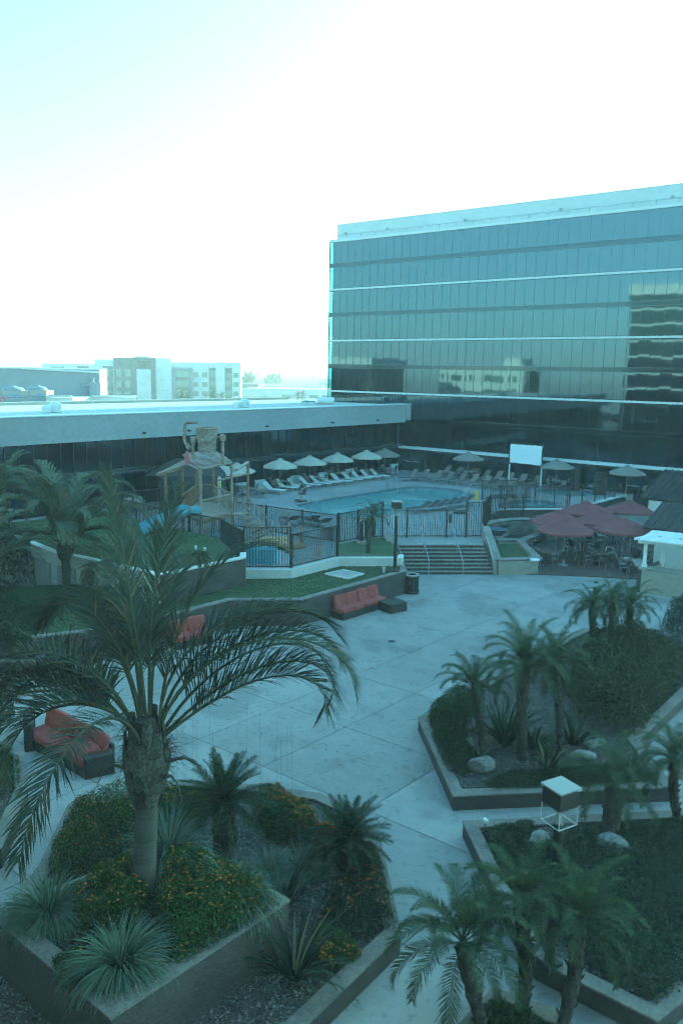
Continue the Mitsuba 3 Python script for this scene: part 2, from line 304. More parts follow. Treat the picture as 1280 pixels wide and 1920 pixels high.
# lawn terrace with its dark retaining wall
lw = [X3(3.170, 39.450, 1.170), X3(-1.698, 34.032, 1.170), X3(-4.795, 33.807, 1.170), X3(-6.376, 31.989, 1.170), X3(-8.865, 29.629, 1.170), X3(-11.260, 28.443, 1.170)]
lawn_poly = Polygon([v2(p) for p in lw] + [v2(X3(-19.909, 34.960, 1.170)), v2(X3(-8.884, 36.595, 1.170)), v2(X3(-4.478, 36.302, 1.170)), v2(X3(-4.904, 40.013, 1.170)), v2(X3(-0.135, 42.777, 1.170)), v2(X3(3.304, 43.290, 1.170))]).buffer(0)
structure('lawn', MB().prism(lawn_poly.buffer(-.1), -.04, LZ), 'm_turf', 'green turf terrace behind the dark retaining wall with the red sofa')
k = thing('retaining_wall', 'dark brown rendered wall that holds up the lawn behind the red sofa', 'wall')
part(k, 'wall', wall_strip(lw, .24, -.05, 1.15), 'm_stucco')
part(k, 'wall', wall_strip([X3(3.170, 39.450, 1.170), X3(3.141, 41.761, 1.170)], .235, -.05, 1.148), 'm_stucco')
part(k, 'coping', wall_strip([X3(3.124, 41.517, 1.170)] + lw, .30, 1.15, 1.20), 'm_stucco_cap')
# the turf triangle by the stairs
tri = Polygon([v2(p) for p in (X3(-0.127, 40.849, 1.500), X3(3.057, 41.081, 1.500), X3(3.010, 43.395, 1.500), X3(2.554, 45.942, 1.500), X3(1.564, 45.861, 1.500), X3(-0.147, 43.838, 1.500))])
structure('lawn', MB().prism(tri, .9, 1.51), 'm_turf', 'small turf triangle with a little palm beside the top of the stairs')
# raised turf block on the left
rz = 2.35
rl = [X3(-4.527, 36.550, 2.400), X3(-5.419, 35.587, 2.400), X3(-6.852, 33.956, 2.400), X3(-7.595, 33.166, 2.400), X3(-9.678, 34.631, 2.400), X3(-11.946, 36.226, 2.400)]
rpoly = Polygon([v2(p) for p in rl] + [v2(X3(-13.320, 37.009, 2.400)), v2(X3(-16.436, 40.335, 2.400)), v2(X3(-20.186, 43.027, 2.400)), v2(X3(-14.138, 47.983, 1.550)), v2(X3(-10.056, 44.240, 1.550)), v2(X3(-6.236, 41.169, 1.550))]).buffer(0)
structure('lawn', MB().prism(rpoly.buffer(-.12), .5, rz), 'm_turf', 'raised turf bed in front of the splash deck fence, behind the palms')
k = thing('retaining_wall', 'tall dark wall end of the raised turf bed, left of the splash fence', 'wall')
part(k, 'wall', wall_strip([X3(-4.624, 37.544, 2.400)] + rl[:4], .24, .9, rz + .01), 'm_stucco')
part(k, 'coping', wall_strip([X3(-4.624, 37.544, 2.400)] + rl[:4], .30, rz + .01, rz + .07), 'm_white_stucco')
# louvred plant enclosure under it
el = rl[3:] + [X3(-13.320, 37.009, 2.400), X3(-16.436, 40.335, 2.400), X3(-20.186, 43.027, 2.400)]
k = thing('louvre_enclosure', 'white enclosure wall with grey louvred doors behind the left palms', 'enclosure')
part(k, 'wall', wall_strip(el, .24, -.05, rz - .02), 'm_white_stucco'); part(k, 'coping', wall_strip(el, .36, rz - .02, rz + .06), 'm_white_stucco')
for i0, f0, f1 in ((1, .05, .45), (1, .50, .92), (2, .1, .85), (3, .08, .46), (3, .50, .9)):
    a, b = p3(el[i0], 0), p3(el[i0 + 1], 0); n_ = np.array([-(b - a)[1], (b - a)[0], 0]); n_ /= np.linalg.norm(n_); n_ *= -np.sign(n_[1]); a, b = a + (b - a) * f0 + n_ * .15, a + (b - a) * f1 + n_ * .15
    d = part(k, 'louvre_door', MB().bar(a + [0, 0, .95], b + [0, 0, .95], .07, 1.7), 'm_grey_metal'); ml = MB()
    for j in range(22): ml.bar(a + n_ * .05 + (b - a) * .07 + [0, 0, .2 + j * .07], b + n_ * .05 - (b - a) * .07 + [0, 0, .2 + j * .07], .05, .022, up=(0, .3, 1))
    part(d, 'louvre', ml, 'm_parapet')

# stairs: seven risers between the planter wall and the stone wall
k = thing('staircase', 'broad concrete staircase of low steps up to the pool gate', 'stairs')
SL0, SR0, SL1, SR1 = X3(3.279, 43.285, 0.000), X3(8.470, 43.630, 0.000), X3(2.914, 44.680, 1.400), X3(8.059, 45.082, 1.400)
NS = 8
for i in range(NS):
    t0, t1 = i / (NS - .0), 1.0
    a, b = SL0 + (SL1 - SL0) * (i / NS), SR0 + (SR1 - SR0) * (i / NS)
    c, d = SL1 + (SR1 - SL1) * 1.02, SL1
    z0, z1 = DZ * i / NS, DZ * (i + 1) / NS
    part(k, 'step', MB().prism([v2(a), v2(b), v2(c), v2(d)], z0, z1 - .045), 'm_riser')
    dd = (SL1 - SL0)[:2]; dd = dd / np.linalg.norm(dd) * .035
    nx = (SL1 - SL0) / NS; nosing = [v2(a) - dd, v2(b) - dd, v2(b) + v2(nx) * 1.0, v2(a) + v2(nx) * 1.0]
    part(k, 'tread', MB().prism(nosing, z1 - .045, z1), 'm_steps')
part(k, 'landing', MB().prism([v2(SL1), v2(SR1), v2(X3(8.473, 47.530, 1.400)), v2(X3(2.422, 47.033, 1.400))], DZ - .04, DZ + .006), 'm_concrete1')
def handrail(a, b, label):
    a, b = p3(a), p3(b); k = thing('handrail', label, 'handrail', 'steel handrails on the stairs')
    m = MB(); d = (b - a); dh = v2(d) / np.linalg.norm(v2(d)); D3 = np.array([dh[0], dh[1], 0])
    m.tube([a - D3 * .30 + [0, 0, .0], a - D3 * .30 + [0, 0, .80], a - D3 * .26 + [0, 0, .86], b + [0, 0, .86], b + D3 * .3 + [0, 0, .86], b + D3 * .36 + [0, 0, .8], b + D3 * .36 + [0, 0, .55]], .024, 7); part(k, 'rail', m, 'm_steel', 35)
    part(k, 'post', MB().tube([b, b + [0, 0, .85]], .022, 6), 'm_steel', 35); q = a + d * .5; part(k, 'post', MB().tube([q, q + [0, 0, .85]], .022, 6), 'm_steel', 35)
handrail(X3(4.771, 43.266, 0.000), X3(4.538, 45.679, 1.400), 'steel handrail in the left middle of the stairs')
handrail(X3(6.634, 43.390, 0.000), X3(6.399, 45.827, 1.400), 'steel handrail in the right middle of the stairs')
handrail(X3(3.363, 43.648, 0.000), X3(2.767, 45.835, 1.400), 'steel handrail along the turf side of the stairs')
handrail(X3(8.358, 43.504, 0.000), X3(8.250, 46.578, 1.400), 'steel handrail along the stone side wall of the stairs')

# ------------------------------------------------------------------ glass tower
def pane_mesh(P0, ax, n, w, z0, z1, seed):
    r = np.random.default_rng(seed); nx, nz = 4, 6; v = []; h = z1 - z0
    tx, tz, amp = r.normal(0, .0011), r.normal(0, .0008), r.uniform(.0004, .0014) * r.choice([-1, 1], p=[.3, .7])
    for j in range(nz + 1):
        for i in range(nx + 1):
            u, q = i / nx - .5, j / nz - .5; o = amp * (1 - 4 * u * u) * (1 - 3.4 * q * q) + tx * u * w + tz * q * h
            v.append(p3(P0 + ax * (u * w) + n * (.02 + o), z0 + (q + .5) * h))
    f = [[j * (nx + 1) + i, j * (nx + 1) + i + 1, (j + 1) * (nx + 1) + i + 1, (j + 1) * (nx + 1) + i] for j in range(nz) for i in range(nx)]
    return v, f
A3, B3, NT3, NW3 = p3(A2, 0) if len(A2) == 3 else np.array([*A2, 0]), np.array([*B2, 0]), np.array([*NT, 0]), np.array([*NW, 0])
BAY, LV = .918, [1.45, 3.71, 6.31, 8.87, 11.41, 13.98, 16.58, 19.04, 21.43, 23.81]
ST0, ST1 = 9.30, -47.0
tower = thing('glass_tower', 'tall blue mirrored-glass hotel tower with white floor bands, behind the pool', 'building')
m = MB(); c = tw((8.6 + ST1) / 2, -9, 12.2); m.box(c, (8.6 - ST1, 17.9, 23.2), YT); part(tower, 'core', m, 'm_body')
bands, pn = {0: 'lit'}, 0
cand = []
for lv in range(9):
    z0, z1 = LV[lv] + .14, LV[lv + 1] - .14
    i = 0; s = 8.80
    while s > ST1:
        if not (lv == 0 and -2.7 < s < -.2): cand.append((lv, s - BAY / 2, z0, z1))
        s -= BAY
seen = [x for x in cand if x[1] > -26.4]; seen.sort(key=lambda x: x[1]); bigset = set(seen[:300])
rest = MB()
for idx, (lv, s, z0, z1) in enumerate(cand):
    w = BAY - .03; v, f = pane_mesh(tw(s, 0, 0), -A3, NT3, w, z0, z1, idx)
    if (lv, s, z0, z1) in bigset: part(tower, 'pane', (np.array(v), np.array(f)), 'm_glass', smooth=True)
    else: rest.add(v, f)
part(tower, 'far_pane', rest, 'm_glass', smooth=True, kind='stuff')
mm = MB(); s = 8.80
while s > ST1:
    q = tw(s, .02, 0); mm.box(p3(q, 12.6), (.035, .06, 22.3), YT); s -= BAY
part(tower, 'mullion_grid', mm, 'm_mullion', kind='stuff')
for i, z in enumerate(LV[1:-1]):
    L = ST0 - ST1; c = tw((ST0 + ST1) / 2, .03 if i % 2 else .06, z)
    if i == 0:
        part(tower, 'canopy_ledge', MB().box(tw(ST1 / 2 - .1, .35, z), (-ST1 - .2, .9, .2), YT), 'm_band')
        part(tower, 'canopy_ledge', MB().box(tw(ST1 / 2 - .1, .16, z - .24), (-ST1 - .2, .44, .2), YT), 'm_spandrel')
    elif i % 2 == 0:
        part(tower, 'white_band', MB().box(tw((ST0 + ST1) / 2, .05, z), (L, .18, .17), YT), 'm_band')
        part(tower, 'spandrel', MB().box(tw((ST0 + ST1) / 2, .0, z), (L - .1, .1, .30), YT), 'm_tower_spandrel')
    else:
        part(tower, 'spandrel', MB().box(tw((ST0 + ST1) / 2, .02, z), (L, .10, .34), YT), 'm_tower_spandrel')
        part(tower, 'trim', MB().box(tw((ST0 + ST1) / 2, .05, z + .19), (L, .14, .05), YT), 'm_mullion')
        part(tower, 'trim', MB().box(tw((ST0 + ST1) / 2, .05, z - .19), (L, .14, .05), YT), 'm_mullion')
part(tower, 'sill_beam', MB().box(tw((ST0 + ST1) / 2, .06, 23.78), (L, .16, .22), YT), 'm_band')
for lv in range(2, 9):      # the glazed corner that daylight passes through
    z0, z1 = LV[lv] + .2, LV[lv + 1] - .2
    a, b = tw(9.22, .02, z0), tw(8.8, .02, z0); part(tower, 'corner_pane', MB().quad(a, b, p3(b, z1), p3(a, z1)), 'm_clear')
    a, b = tw(9.25, 0, z0), tw(9.25, -2.4, z0); part(tower, 'corner_pane', MB().quad(a, b, p3(b, z1), p3(a, z1)), 'm_clear')
for z in LV[2:]: part(tower, 'corner_slab', MB().box(tw(8.95, -1.2, z), (.64, 2.3, .3), YT), 'm_spandrel')
part(tower, 'corner_post', MB().box(tw(9.27, .0, 12.6), (.07, .1, 22.4), YT), 'm_mullion')
part(tower, 'roof_slab', MB().box(tw((9.27 + ST1) / 2, -9, 23.92), (9.27 - ST1, 17.9, .10), YT), 'm_parapet')
Lp = 8.7 - ST1; part(tower, 'parapet', MB().box(tw((8.7 + ST1) / 2, -9.2, 24.68), (Lp, 17.6, 1.42), YT), 'm_parapet')
part(tower, 'parapet_cap', MB().box(tw((8.7 + ST1) / 2, -9.2, 25.42), (Lp + .06, 17.66, .06), YT), 'm_band')
rail = MB(); z = 24.35
rail.bar(tw(9.0, -.12, z), tw(ST1, -.12, z), .035); s = 9.0
while s > ST1: rail.bar(tw(s, -.12, 23.97), tw(s, -.12, z), .03); s -= 1.77
part(tower, 'window_wash_rail', rail, 'm_grey_metal')
for s in (7.5, 2.5, -6, -15, -24): part(tower, 'floodlight', MB().box(tw(s, -.25, 24.5), (.18, .2, .16), YT), 'm_grey_metal')
part(tower, 'antenna', MB().tube([tw(-1.0, -2, 25.4), tw(-1.0, -2, 27.4)], .02, 5).tube([tw(-1.0, -2, 27.0), tw(-1.0, -2, 27.4)], .05, 5), 'm_grey_metal')
# ground floor: dark panelled wall with a double door beside the corner
part(tower, 'panel_wall', MB().box(tw(-1.5, .05, 2.6), (2.9, .12, 2.2), YT), 'm_spandrel')
for i, s in enumerate((-1.0, -1.98)):
    d = part(tower, 'door', MB().box(tw(s, .13, 2.4), (.94, .05, 1.95), YT), 'm_body'); part(d, 'push_bar', MB().box(tw(s, .19, 2.35), (.8, .05, .05), YT), 'm_band')
part(tower, 'vent_grille', MB().box(tw(-.15, .14, 1.75), (.6, .08, .6), YT), 'm_mullion'); part(tower, 'vent_grille', MB().box(tw(-2.85, .14, 1.75), (.6, .08, .6), YT), 'm_mullion')

# ------------------------------------------------------------------ low wing
wing = thing('low_wing', 'low pale building wing with a broad plain fascia over dark glass, along the pool', 'building')
WL = 64.0
part(wing, 'core', MB().box(wg(-WL / 2, -7.8, 3.65), (WL - .2, 15.4, 7.3), YW), 'm_body')
part(wing, 'fascia', MB().box(wg(-WL / 2 - .45, .45, 7.10), (WL - .6, 1.2, 1.50), YW), 'm_fascia')
part(wing, 'fascia', MB().box(wg(-.35, .50, 7.105), (.64, 1.24, 1.51), YW), 'm_fascia')
part(wing, 'parapet_cap', MB().box(wg(-WL / 2, .45, 7.88), (WL, 1.3, .06), YW), 'm_band')
m = MB(); s = -.9
while s > -WL:
    part(wing, 'soffit_trim', MB().box(wg(s - 1.82, .55, 6.26), (3.62, 1.2, .18), YW), 'm_fascia'); s -= 3.66
for s in {252: -30.71, 336: -26.85, 482: -19.13, 605: -11.36, 690: -5.14}.values():
    part(wing, 'floodlight', MB().box(wg(s, 1.15, 6.52), (.16, .22, .12), YW), 'm_dark_metal')
sm, nn = -.78, 0; restw = MB(); mw = MB(); cw = []
while sm > -58:
    for (z0, z1) in ((4.06, 6.17), (1.45, 3.66)): cw.append((sm - .469, z0, z1))
    mw.box(wg(sm, .04, 3.8), (.06, .10, 4.72), YW); sm -= .938
for i, (s, z0, z1) in enumerate(cw):
    v, f = pane_mesh(wg(s, 0, 0), B3, NW3, .88, z0, z1, 5000 + i)
    if s > -43.5: part(wing, 'pane', (np.array(v), np.array(f)), 'm_glass_wing', smooth=True)
    else: restw.add(v, f)
part(wing, 'far_pane', restw, 'm_glass_wing', smooth=True, kind='stuff'); part(wing, 'mullion_grid', mw, 'm_mullion', kind='stuff')
part(wing, 'spandrel', MB().box(wg(-WL / 2, .05, 3.86), (WL, .14, .26), YW), 'm_spandrel')
for z in (4.02, 3.70): part(wing, 'trim', MB().box(wg(-WL / 2, .10, z), (WL, .2, .06), YW), 'm_mullion')
# roof sheet and the far parapet
rf = [wg(.0, -.1, 0), wg(-WL, -.1, 0), wg(-WL, -15.6, 0), wg(.0, -15.6, 0)]
part(wing, 'roof', MB().prism([v2(p) for p in rf], 7.32, 7.76), 'm_roof')
part(wing, 'far_parapet', MB().box(wg(-WL / 2, -15.7, 7.7), (WL, .3, .5), YW), 'm_roof')
part(wing, 'far_parapet_cap', MB().box(wg(-WL / 2, -15.7, 7.98), (WL, .4, .06), YW), 'm_white_stucco')
def dome(p, r, h): return MB().lathe([(r, 0), (r, h * .55), (r * 1.15, h * .55), (r * 1.12, h * .7), (r * .8, h * .9), (r * .3, h), (0.01, h)], p, 14)
for q, r in ((X3(-20.494, 56.317, 7.800), .30), (X3(-20.161, 57.156, 7.800), .42), (X3(-8.835, 67.880, 7.800), .28), (X3(-8.298, 68.570, 7.800), .42), (X3(-3.564, 77.623, 7.800), .25), (X3(-2.229, 78.794, 7.800), .3)):
    part(wing, 'roof_vent', dome(p3(q), r, r * 1.7), 'm_white_metal', 35)
a = p3(X3(-3.900, 76.267, 7.800)); b = p3(X3(-2.693, 77.357, 7.800)); part(wing, 'roof_pipe', MB().tube([a + [0, 0, .25], b + [0, 0, .25]], .06, 6).bar(a, a + [0, 0, .25], .05).bar(b, b + [0, 0, .25], .05), 'm_grey_metal')
c = p3(X3(-1.278, 77.311, 7.800)); part(wing, 'roof_duct', MB().tube([c + [-1.2, 0, .35], c + [.4, 0, .35]], .33, 12), 'm_white_metal', 35)

# ------------------------------------------------------------------ the hotel that the picture is taken from (seen mirrored in the tower)
hotel = thing('hotel_building', 'long hotel wing with pale floor bands that the tower glass mirrors', 'building')
def hb(s, o, z): q = s * A2 + (o + 1.6) * (NT); return np.array([q[0], q[1], z])
HL = (46.0, -30.0); hs = (HL[0] + HL[1]) / 2; hl = HL[0] - HL[1]
part(hotel, 'core', MB().box(hb(hs, 8.0, 12), (hl, 15.6, 24.0), YT), 'm_body')
for z in LV[1:]: part(hotel, 'white_band', MB().box(hb(hs, .05, z), (hl, .3, .3), YT), 'm_band')
for lv in range(9): part(hotel, 'glass_strip', MB().box(hb(hs, .12, (LV[lv] + LV[lv + 1]) / 2), (hl - .1, .06, LV[lv + 1] - LV[lv] - .32), YT), 'm_glass_wing')
part(hotel, 'parapet', MB().box(hb(hs, 8.0, 24.6), (hl, 15.8, 1.3), YT), 'm_parapet')

# ------------------------------------------------------------------ distant buildings
def block(mb, p, q, thick, z0=-.05):
    """solid between two upper corners p and q of its near face, thick metres deep, standing on z0"""
    z1 = max(p[2], q[2]); y = min(p[1], q[1]); mb.box(((p[0] + q[0]) / 2, y + thick / 2, (z0 + z1) / 2), (abs(q[0] - p[0]), thick, z1 - z0)); return mb
def rect(mb, p, q, t=.12):
    """shallow box over the face rectangle with corners p and q, proud of it by t"""
    mb.box(((p[0] + q[0]) / 2, p[1] - t / 2, (p[2] + q[2]) / 2), (abs(q[0] - p[0]), t + .02, abs(p[2] - q[2]))); return mb
def window(parent, p, q, panes=2):
    w = part(parent, 'window', rect(MB(), p, q, .10), 'm_far_grey'); x0, x1 = min(p[0], q[0]), max(p[0], q[0]); z0, z1 = min(p[2], q[2]), max(p[2], q[2]); g = .10; d = (x1 - x0) / panes
    for i in range(panes): part(w, 'pane', rect(MB(), (x0 + d * i + g, p[1] - .10, z0 + g), (x0 + d * (i + 1) - g, p[1] - .10, z1 - g), .03), 'm_far_glass')
inn = thing('far_hotel', 'white and grey hotel with a sign high on its facade, beyond the low roof', 'building')
for p, q, t, mat in ((X3(-79.293, 262.000, 13.060), X3(-73.016, 262.000, 13.162), 30, 'm_far_white'), (X3(-73.059, 261.000, 13.647), X3(-66.639, 261.000, 13.751), 30, 'm_far_grey'), (X3(-66.594, 260.500, 13.827), X3(-59.682, 260.500, 13.939), 30, 'm_far_grey'),
                     (X3(-59.887, 261.000, 13.694), X3(-54.735, 261.000, 13.778), 6, 'm_far_white'), (X3(-55.161, 262.500, 12.456), X3(-40.541, 262.500, 12.693), 4, 'm_far_white'), (X3(-40.770, 261.800, 12.850), X3(-37.889, 261.800, 12.897), 4, 'm_far_white'), (X3(-38.162, 262.500, 12.648), X3(-32.893, 262.500, 12.734), 4, 'm_far_white'),
                     (X3(-110.132, 300.000, 10.943), X3(-90.273, 300.000, 11.648), 25, 'm_far_white')):
    part(inn, 'wall', block(MB(), p, q, t), mat)
for p, q in ((X3(-76.648, 262.000, 11.101), X3(-73.608, 262.000, 0.039)), (X3(-43.008, 262.400, 11.063), X3(-40.565, 262.400, 0.565)), (X3(-37.821, 262.400, 11.064), X3(-35.683, 262.400, 0.645)), (X3(-106.841, 300.000, 10.614), X3(-101.863, 300.000, 8.779)), (X3(-97.103, 300.000, 10.964), X3(-93.096, 300.000, 8.921))): part(inn, 'wall_panel', rect(MB(), p, q, .1), 'm_far_grey')
part(inn, 'wall_panel', rect(MB(), X3(-65.595, 260.500, 10.275), X3(-61.118, 260.500, -0.206), .15), 'm_far_white')
part(inn, 'portal_frame', rect(MB(), X3(-54.849, 262.500, 11.039), X3(-48.214, 262.500, -0.074), .9), 'm_far_blue')
part(inn, 'wall_panel', rect(MB(), X3(-53.553, 261.500, 10.305), X3(-49.055, 261.500, -0.048), .06), 'm_far_grey')
for p, q in ((X3(-66.711, 262.000, 14.264), X3(-61.965, 262.000, 14.341)),): part(inn, 'roof_unit', block(MB(), p, q, 4, 14), 'm_far_white')
for p, q, n in ((X3(-76.477, 261.900, 10.267), X3(-74.609, 261.900, 7.701), 2), (X3(-76.601, 261.900, 6.661), X3(-74.720, 261.900, 4.336), 2), (X3(-76.711, 261.900, 3.460), X3(-74.818, 261.900, 1.378), 2),
                (X3(-72.322, 261.000, 10.250), X3(-70.536, 261.000, 7.774), 2), (X3(-72.434, 261.000, 6.740), X3(-70.641, 261.000, 4.337), 2), (X3(-72.540, 261.000, 3.381), X3(-70.733, 261.000, 1.305), 2),
                (X3(-69.359, 261.000, 10.298), X3(-67.568, 261.000, 7.823), 2), (X3(-69.464, 261.000, 6.788), X3(-67.666, 261.000, 4.385), 2), (X3(-69.563, 261.000, 3.430), X3(-67.752, 261.000, 1.354), 2),
                (X3(-53.452, 261.400, 10.056), X3(-48.993, 261.400, 7.955), 2), (X3(-53.509, 261.400, 7.077), X3(-49.042, 261.400, 4.933), 2), (X3(-53.567, 261.400, 4.018), X3(-49.090, 261.400, 1.899), 2),
                (X3(-48.015, 262.500, 9.557), X3(-46.386, 262.500, 7.988), 2), (X3(-48.062, 262.500, 6.529), X3(-46.427, 262.500, 5.038), 2), (X3(-48.106, 262.500, 3.608), X3(-46.469, 262.500, 2.077), 2),
                (X3(-45.205, 262.500, 9.603), X3(-43.572, 262.500, 8.033), 2), (X3(-45.245, 262.500, 6.575), X3(-43.608, 262.500, 5.084), 2), (X3(-45.284, 262.500, 3.654), X3(-43.645, 262.500, 2.123), 2),
                (X3(-42.747, 262.300, 10.230), X3(-40.728, 262.300, 8.081), 2), (X3(-42.782, 262.300, 7.241), X3(-40.759, 262.300, 5.050), 2), (X3(-42.817, 262.300, 4.257), X3(-40.792, 262.300, 1.922), 2),
                (X3(-37.649, 262.300, 9.642), X3(-35.788, 262.300, 8.078), 2), (X3(-37.669, 262.300, 7.291), X3(-35.809, 262.300, 5.215), 2), (X3(-37.693, 262.300, 4.341), X3(-35.830, 262.300, 2.172), 2),
                (X3(-35.124, 262.500, 9.599), X3(-33.599, 262.500, 8.112), 2), (X3(-35.143, 262.500, 6.656), X3(-33.615, 262.500, 5.247), 2), (X3(-35.162, 262.500, 3.785), X3(-33.632, 262.500, 2.371), 2), (X3(-106.257, 299.900, 9.857), X3(-102.409, 299.900, 8.866), 2), (X3(-96.533, 299.900, 9.824), X3(-93.260, 299.900, 8.919), 3)):
    window(inn, p, q, n)
m = MB()
for p, q in ((X3(-59.967, 261.000, 10.284), X3(-54.889, 261.000, 10.316)), (X3(-60.043, 261.000, 7.025), X3(-54.954, 261.000, 7.058)), (X3(-60.122, 261.000, 3.668), X3(-55.021, 261.000, 3.701)), (X3(-47.542, 262.500, 10.454), X3(-43.117, 262.500, 10.475)), (X3(-47.590, 262.500, 7.261), X3(-43.155, 262.500, 7.283)), (X3(-40.488, 261.800, 7.385), X3(-38.106, 261.800, 7.373)), (X3(-40.455, 261.800, 10.518), X3(-38.079, 261.800, 10.507)), (X3(-35.479, 262.500, 7.459), X3(-32.921, 262.500, 7.450))): rect(m, p, q, .02)
part(inn, 'facade_joint', m, 'm_far_grey', kind='stuff')
def lettering(parent, text, p, q, mat, bold=True, name='lettering'):
    t = meshkit.text_mesh(text, 1.0, .15, bold); v = np.array(t.vertices); lo, hi = v.min(0), v.max(0); w, h = abs(q[0] - p[0]), abs(p[2] - q[2])
    v = (v - lo) / (hi - lo); V = np.c_[min(p[0], q[0]) + v[:, 0] * w, p[1] - .08 - v[:, 2] * .12, min(p[2], q[2]) + v[:, 1] * h]; part(parent, name, (V, np.array(t.faces)), mat)
sg = thing('hotel_sign', 'dark lettering high on the grey bay of the far hotel', 'sign')
lettering(sg, 'Residence', X3(-65.267, 260.500, 13.020), X3(-60.983, 260.500, 12.377), 'm_sign'); lettering(sg, 'INN', X3(-63.859, 260.500, 12.081), X3(-62.516, 260.500, 11.821), 'm_sign'); lettering(sg, 'Marriott', X3(-64.296, 260.500, 11.493), X3(-62.028, 260.500, 11.081), 'm_sign_red')

gb = thing('warehouse_building', 'large plain grey-blue warehouse block at the left edge, behind the rooftop units', 'building')
part(gb, 'wall', MB().prism([v2(X3(-61.515, 118.000, 11.058)), v2(X3(-49.701, 126.000, 10.679)), v2(X3(-38.951, 131.000, 10.120)), v2(X3(-57.649, 200.000, 9.686)), v2(X3(-114.690, 220.000, 11.109))], 0, X3(-49.711, 126.000, 10.478)[2]), 'm_far_blue')
part(gb, 'roof_edge', MB().bar(X3(-49.630, 125.800, 10.519), X3(-38.936, 130.800, 10.070), .3), 'm_far_white')
part(gb, 'annex', block(MB(), X3(-40.010, 129.000, 8.453), X3(-38.289, 129.000, 8.481), 3), 'm_far_blue'); part(gb, 'annex_vent', MB().lathe([(.25, 0), (.25, .5), (.4, .6), (.01, .8)], (X3(-39.727, 130.000, 8.443)), 8), 'm_grey_metal')
part(gb, 'antenna', MB().bar(X3(-41.125, 128.500, 8.029), X3(-39.868, 128.500, 8.091), .14), 'm_grey_metal')
lb = thing('low_annex', 'low pale flat-roofed building in front of the grey warehouse and the far hotel', 'building')
part(lb, 'wall', MB().prism([v2(X3(-44.369, 122.000, 6.362)), v2(X3(-40.466, 122.000, 6.426)), v2(X3(-39.365, 128.000, 6.252)), v2(X3(-32.343, 128.000, 6.532)), v2(X3(-34.365, 136.000, 6.253)), v2(X3(-49.453, 136.000, 6.006))], 0, X3(-39.363, 128.000, 6.293)[2]), 'm_far_white')
part(lb, 'coping', MB().bar(X3(-44.329, 121.900, 6.445), X3(-40.430, 121.900, 6.509), .25).bar(X3(-39.330, 127.900, 6.371), X3(-32.318, 127.900, 6.535), .25), 'm_far_white')
for i, (p, q, c, r, lab) in enumerate(((X3(-46.196, 111.000, 7.473), X3(-42.685, 111.000, 7.531), X3(-45.426, 112.500, 7.449), 1.5, 'left grey cooling unit with a round fan guard on the roof behind the wing'), (X3(-42.609, 111.000, 7.604), X3(-40.293, 111.000, 7.641), X3(-42.047, 112.500, 7.576), 1.3, 'right grey cooling unit with a round fan guard, next to the annex'))):
    k = thing('cooling_unit', lab, 'cooling unit', 'rooftop cooling units'); part(k, 'casing', block(MB(), p, q, 3.0, 7), 'm_grey_metal')
    z = p[2]; part(k, 'fan_guard', MB().lathe([(r, 0), (r, .25), (r * .8, .5), (r * .3, .62), (r * .28, .75), (.01, .75)], p3(c, z), 18), 'm_far_blue', 35)
    part(k, 'badge', MB().lathe([(.22, 0), (.2, .05), (.01, .05)], (0, 0, 0), 12), 'm_blue_dot', tw=T().translate([c[0] + .9, p[1] - .005, z - .55]).rotate([1, 0, 0], 90))
    m = MB()
    for j in range(1, 3): rect(m, (p[0], p[1], z - j * .8), (q[0], p[1], z - j * .8 - .05), .03)
    part(k, 'seam', m, 'm_far_grey')
k = thing('red_valve', 'red pipe valve at the left picture edge beside the cooling units', 'pipe'); part(k, 'pipe', MB().tube([X3(-46.120, 109.000, 5.480), X3(-45.708, 109.000, 6.475), X3(-45.340, 109.000, 6.693), X3(-45.146, 109.000, 6.344)], .16, 7), 'm_pink')
def tower_block(p, q, t, mat, label, wins=()):
    k = thing('far_building', label, 'building'); part(k, 'wall', block(MB(), p, q, t), mat); z = max(p[2], q[2]); part(k, 'roof_edge', MB().box(((p[0] + q[0]) / 2, p[1] + .2, z + .15), (abs(p[0] - q[0]) + .3, .6, .3)), 'm_far_white')
    for a, b in wins: window(k, a, b, 3)
tower_block(X3(-41.407, 330.000, 2.507), X3(-6.392, 330.000, 2.867), 40, 'm_far_white', 'long low white building stretching from the far hotel to the glass tower', ((X3(-24.858, 330.000, 0.757), X3(-21.193, 330.000, -0.782)), (X3(-13.677, 330.000, 0.940), X3(-10.219, 330.000, -0.602)), (X3(-8.516, 330.000, 0.917), X3(-6.561, 330.000, -0.542))))
tower_block(X3(-52.684, 420.000, 3.163), X3(-43.399, 420.000, 3.314), 30, 'm_far_grey', 'dark grey low building just right of the far hotel')
tower_block(X3(-47.344, 470.000, 0.909), X3(-36.643, 470.000, 1.084), 30, 'm_far_blue', 'low greyish building with trees behind it, centre of the far skyline')
tower_block(X3(-24.644, 520.000, 0.288), X3(-12.812, 520.000, 0.815), 30, 'm_far_white', 'pale low building left of the glass tower base')
tower_block(X3(-17.099, 560.000, 2.136), X3(-8.008, 560.000, 2.644), 30, 'm_far_blue', 'bluish block close against the glass tower edge')
tower_block(X3(-18.311, 760.000, 2.463), X3(-9.922, 760.000, 2.599), 30, 'm_far_blue', 'tallest small block against the glass tower edge')
tower_block(X3(-137.943, 1100.000, -1.762), X3(-70.796, 1100.000, -0.668), 60, 'm_far_white', 'very faint long warehouse under the hills')
tower_block(X3(-119.688, 1090.000, 2.819), X3(-114.736, 1090.000, 2.900), 12, 'm_far_blue', 'small faint tower block on the long warehouse')
tower_block(X3(-74.389, 1050.000, -1.595), X3(-36.887, 1050.000, -0.984), 40, 'm_far_white', 'faint pale building group right of the long warehouse')
